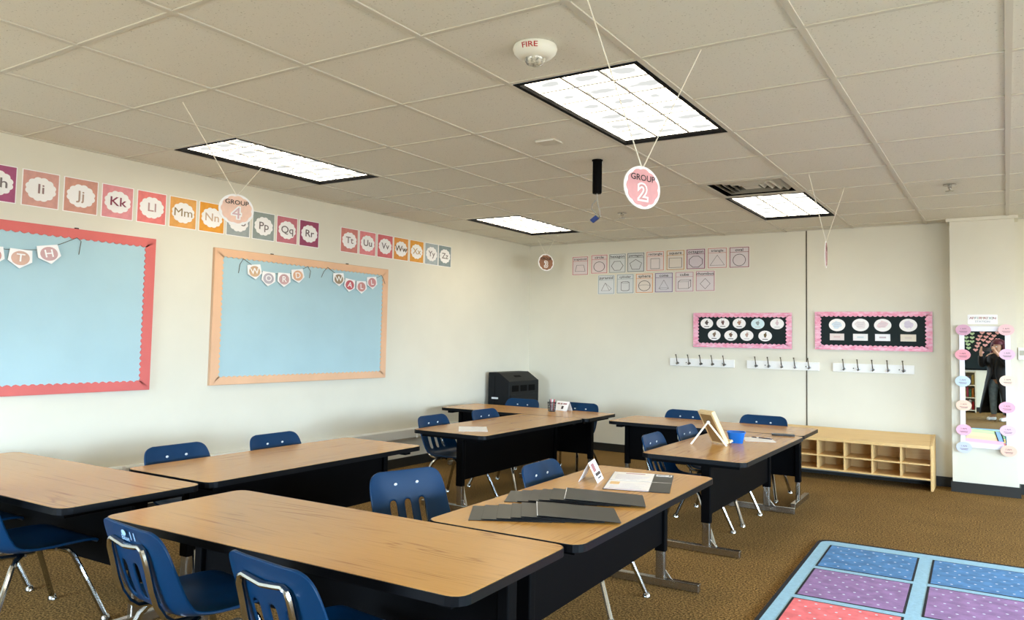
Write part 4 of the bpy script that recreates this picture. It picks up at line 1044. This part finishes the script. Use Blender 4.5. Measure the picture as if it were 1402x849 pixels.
# hair
hv = MB()
for k in range(9):
    a = PI + (k - 4) * .36 - PI / 2 - PI
    hx, hy = .085 * math.cos(-PI / 2 + (k - 4) * .36), .085 * math.sin(-PI / 2 + (k - 4) * .36)
    hv.tube([(hx * .35, hy * .2 + .01, 1.675), (hx * .95, hy * .9 + .01, 1.63), (hx * 1.12, hy * 1.1 + .01, 1.54), (hx * 1.25, hy * 1.15, 1.42), (hx * 1.5, hy * 1.2 - .02, 1.26), (hx * 1.5, hy * 1.3 - .03, 1.12)], [.03, .036, .038, .04, .04, .012], 8)
hv.build('hair', M_hair, pe, smooth=True)
MB().lathe([(.098, 0), (.095, .03), (.075, .065), (.04, .085), (.002, .092)], (0, .008, 1.585), 16).build('hair_crown', M_hair, pe, smooth=True)
t = thing('smartphone', 'phone held up in both hands by the person behind the camera', 'phone', (pr[0], pr[1], 1.44), PA)
MB().prism(rrect(-.045, .105, .0, .078, .01), .360, .368, 'y').build('case', cm((60, 56, 62), .35), t)
MB().prism(rrect(-.04, .10, .004, .074, .008), .3585, .3598, 'y').build('screen', cm((30, 32, 36), .15), t)

hb = thing('heart_board', 'dark board covered with paper hearts on the rear wall, seen in the mirror', 'display board', (1.1, YF, 1.0), PI)
MB().bb((0, -.015, 0), (2.0, 0, 1.2)).build('felt', M_bdb, hb)
MB().ring(rect(-.02, 2.02, -.02, 1.22), rect(.01, 1.99, .01, 1.19), -.022, 0, 'y').build('frame', M_black, hb)
hp = []
for k in range(32):
    a = 2 * PI * k / 32
    hp.append((.0026 * 16 * math.sin(a) ** 3, .0026 * (13 * math.cos(a) - 5 * math.cos(2 * a) - 2 * math.cos(3 * a) - math.cos(4 * a))))
HG = [(-0.278, 1.833), (-0.178, 1.841), (-0.278, 1.745), (-0.179, 1.747), (-0.266, 1.658), (-0.182, 1.654), (-0.249, 1.584), (-0.24, 1.499)]
HK = [(0.026, 1.922), (-0.014, 1.867), (0.099, 1.846), (0.238, 1.868), (-0.049, 1.783), (0.049, 1.768), (0.177, 1.797), (-0.08, 1.707), (0.004, 1.693), (0.133, 1.725), (0.236, 1.708), (-0.075, 1.614), (0.083, 1.653), (0.18, 1.636), (-0.098, 1.545), (0.033, 1.574), (0.284, 1.581), (-0.126, 1.457), (-0.026, 1.393), (0.233, 1.517)]
for pts, c, cn in ((HG, (190, 214, 168), 'pale green'), (HK, (240, 176, 172), 'pink')):
    first = None
    for x, z in pts:
        if first is None:
            first = MB().prism(hp, -.003, 0, 'y').build('paper_heart', cm(c))
            o = first
        else: o = first.copy(); C.objects.link(o)
        o.location = W(x, YF + .0155, z); o.rotation_euler = (0, 0, PI)
        tag(o, '%s paper heart on the dark rear board, seen in the mirror' % cn, 'paper heart', '%s paper hearts' % cn)
bk = thing('bookcase', 'low cream bookcase against the rear wall, seen in the mirror', 'bookcase', (-.62, YF + .02, 0))
M_cream = mat('cream_laminate', (214, 200, 172), 0.5)
for x in (-.48, .48): MB().bb((x - .01, 0, 0), (x + .01, .30, .95)).build('side_panel', M_cream, bk)
MB().bb((-.47, 0, .02), (.47, .01, .93)).build('back_panel', M_cream, bk)
for z in (.04, .33, .62, .93): MB().bb((-.47, .01, z), (.47, .30, z + .02)).build('shelf', M_cream, bk)
bc = [(180, 40, 50), (240, 236, 230), (40, 60, 110), (200, 130, 60), (60, 110, 80), (150, 50, 60), (220, 200, 120), (90, 90, 100)]
for sh, z in enumerate((.0605, .3505, .6405)):
    for k in range(6):
        c = bc[(k + sh * 3) % 8]
        t = thing('book', 'book on the %s shelf of the rear bookcase, %s from its right end' % (['lowest', 'middle', 'upper'][sh], ['first', 'second', 'third', 'fourth', 'fifth', 'sixth'][k]), 'book', (-.20 - k * .045, YF + .08, z), 0, 'books in the rear bookcase')
        hgt = .19 + .02 * ((k * 5 + sh) % 3)
        MB().bb((0, 0, 0), (.036, .16, hgt)).build('cover', cm(c), t)
        MB().bb((.003, -.001, .003), (.033, .15, hgt + .0005)).build('pages', M_paper, t)
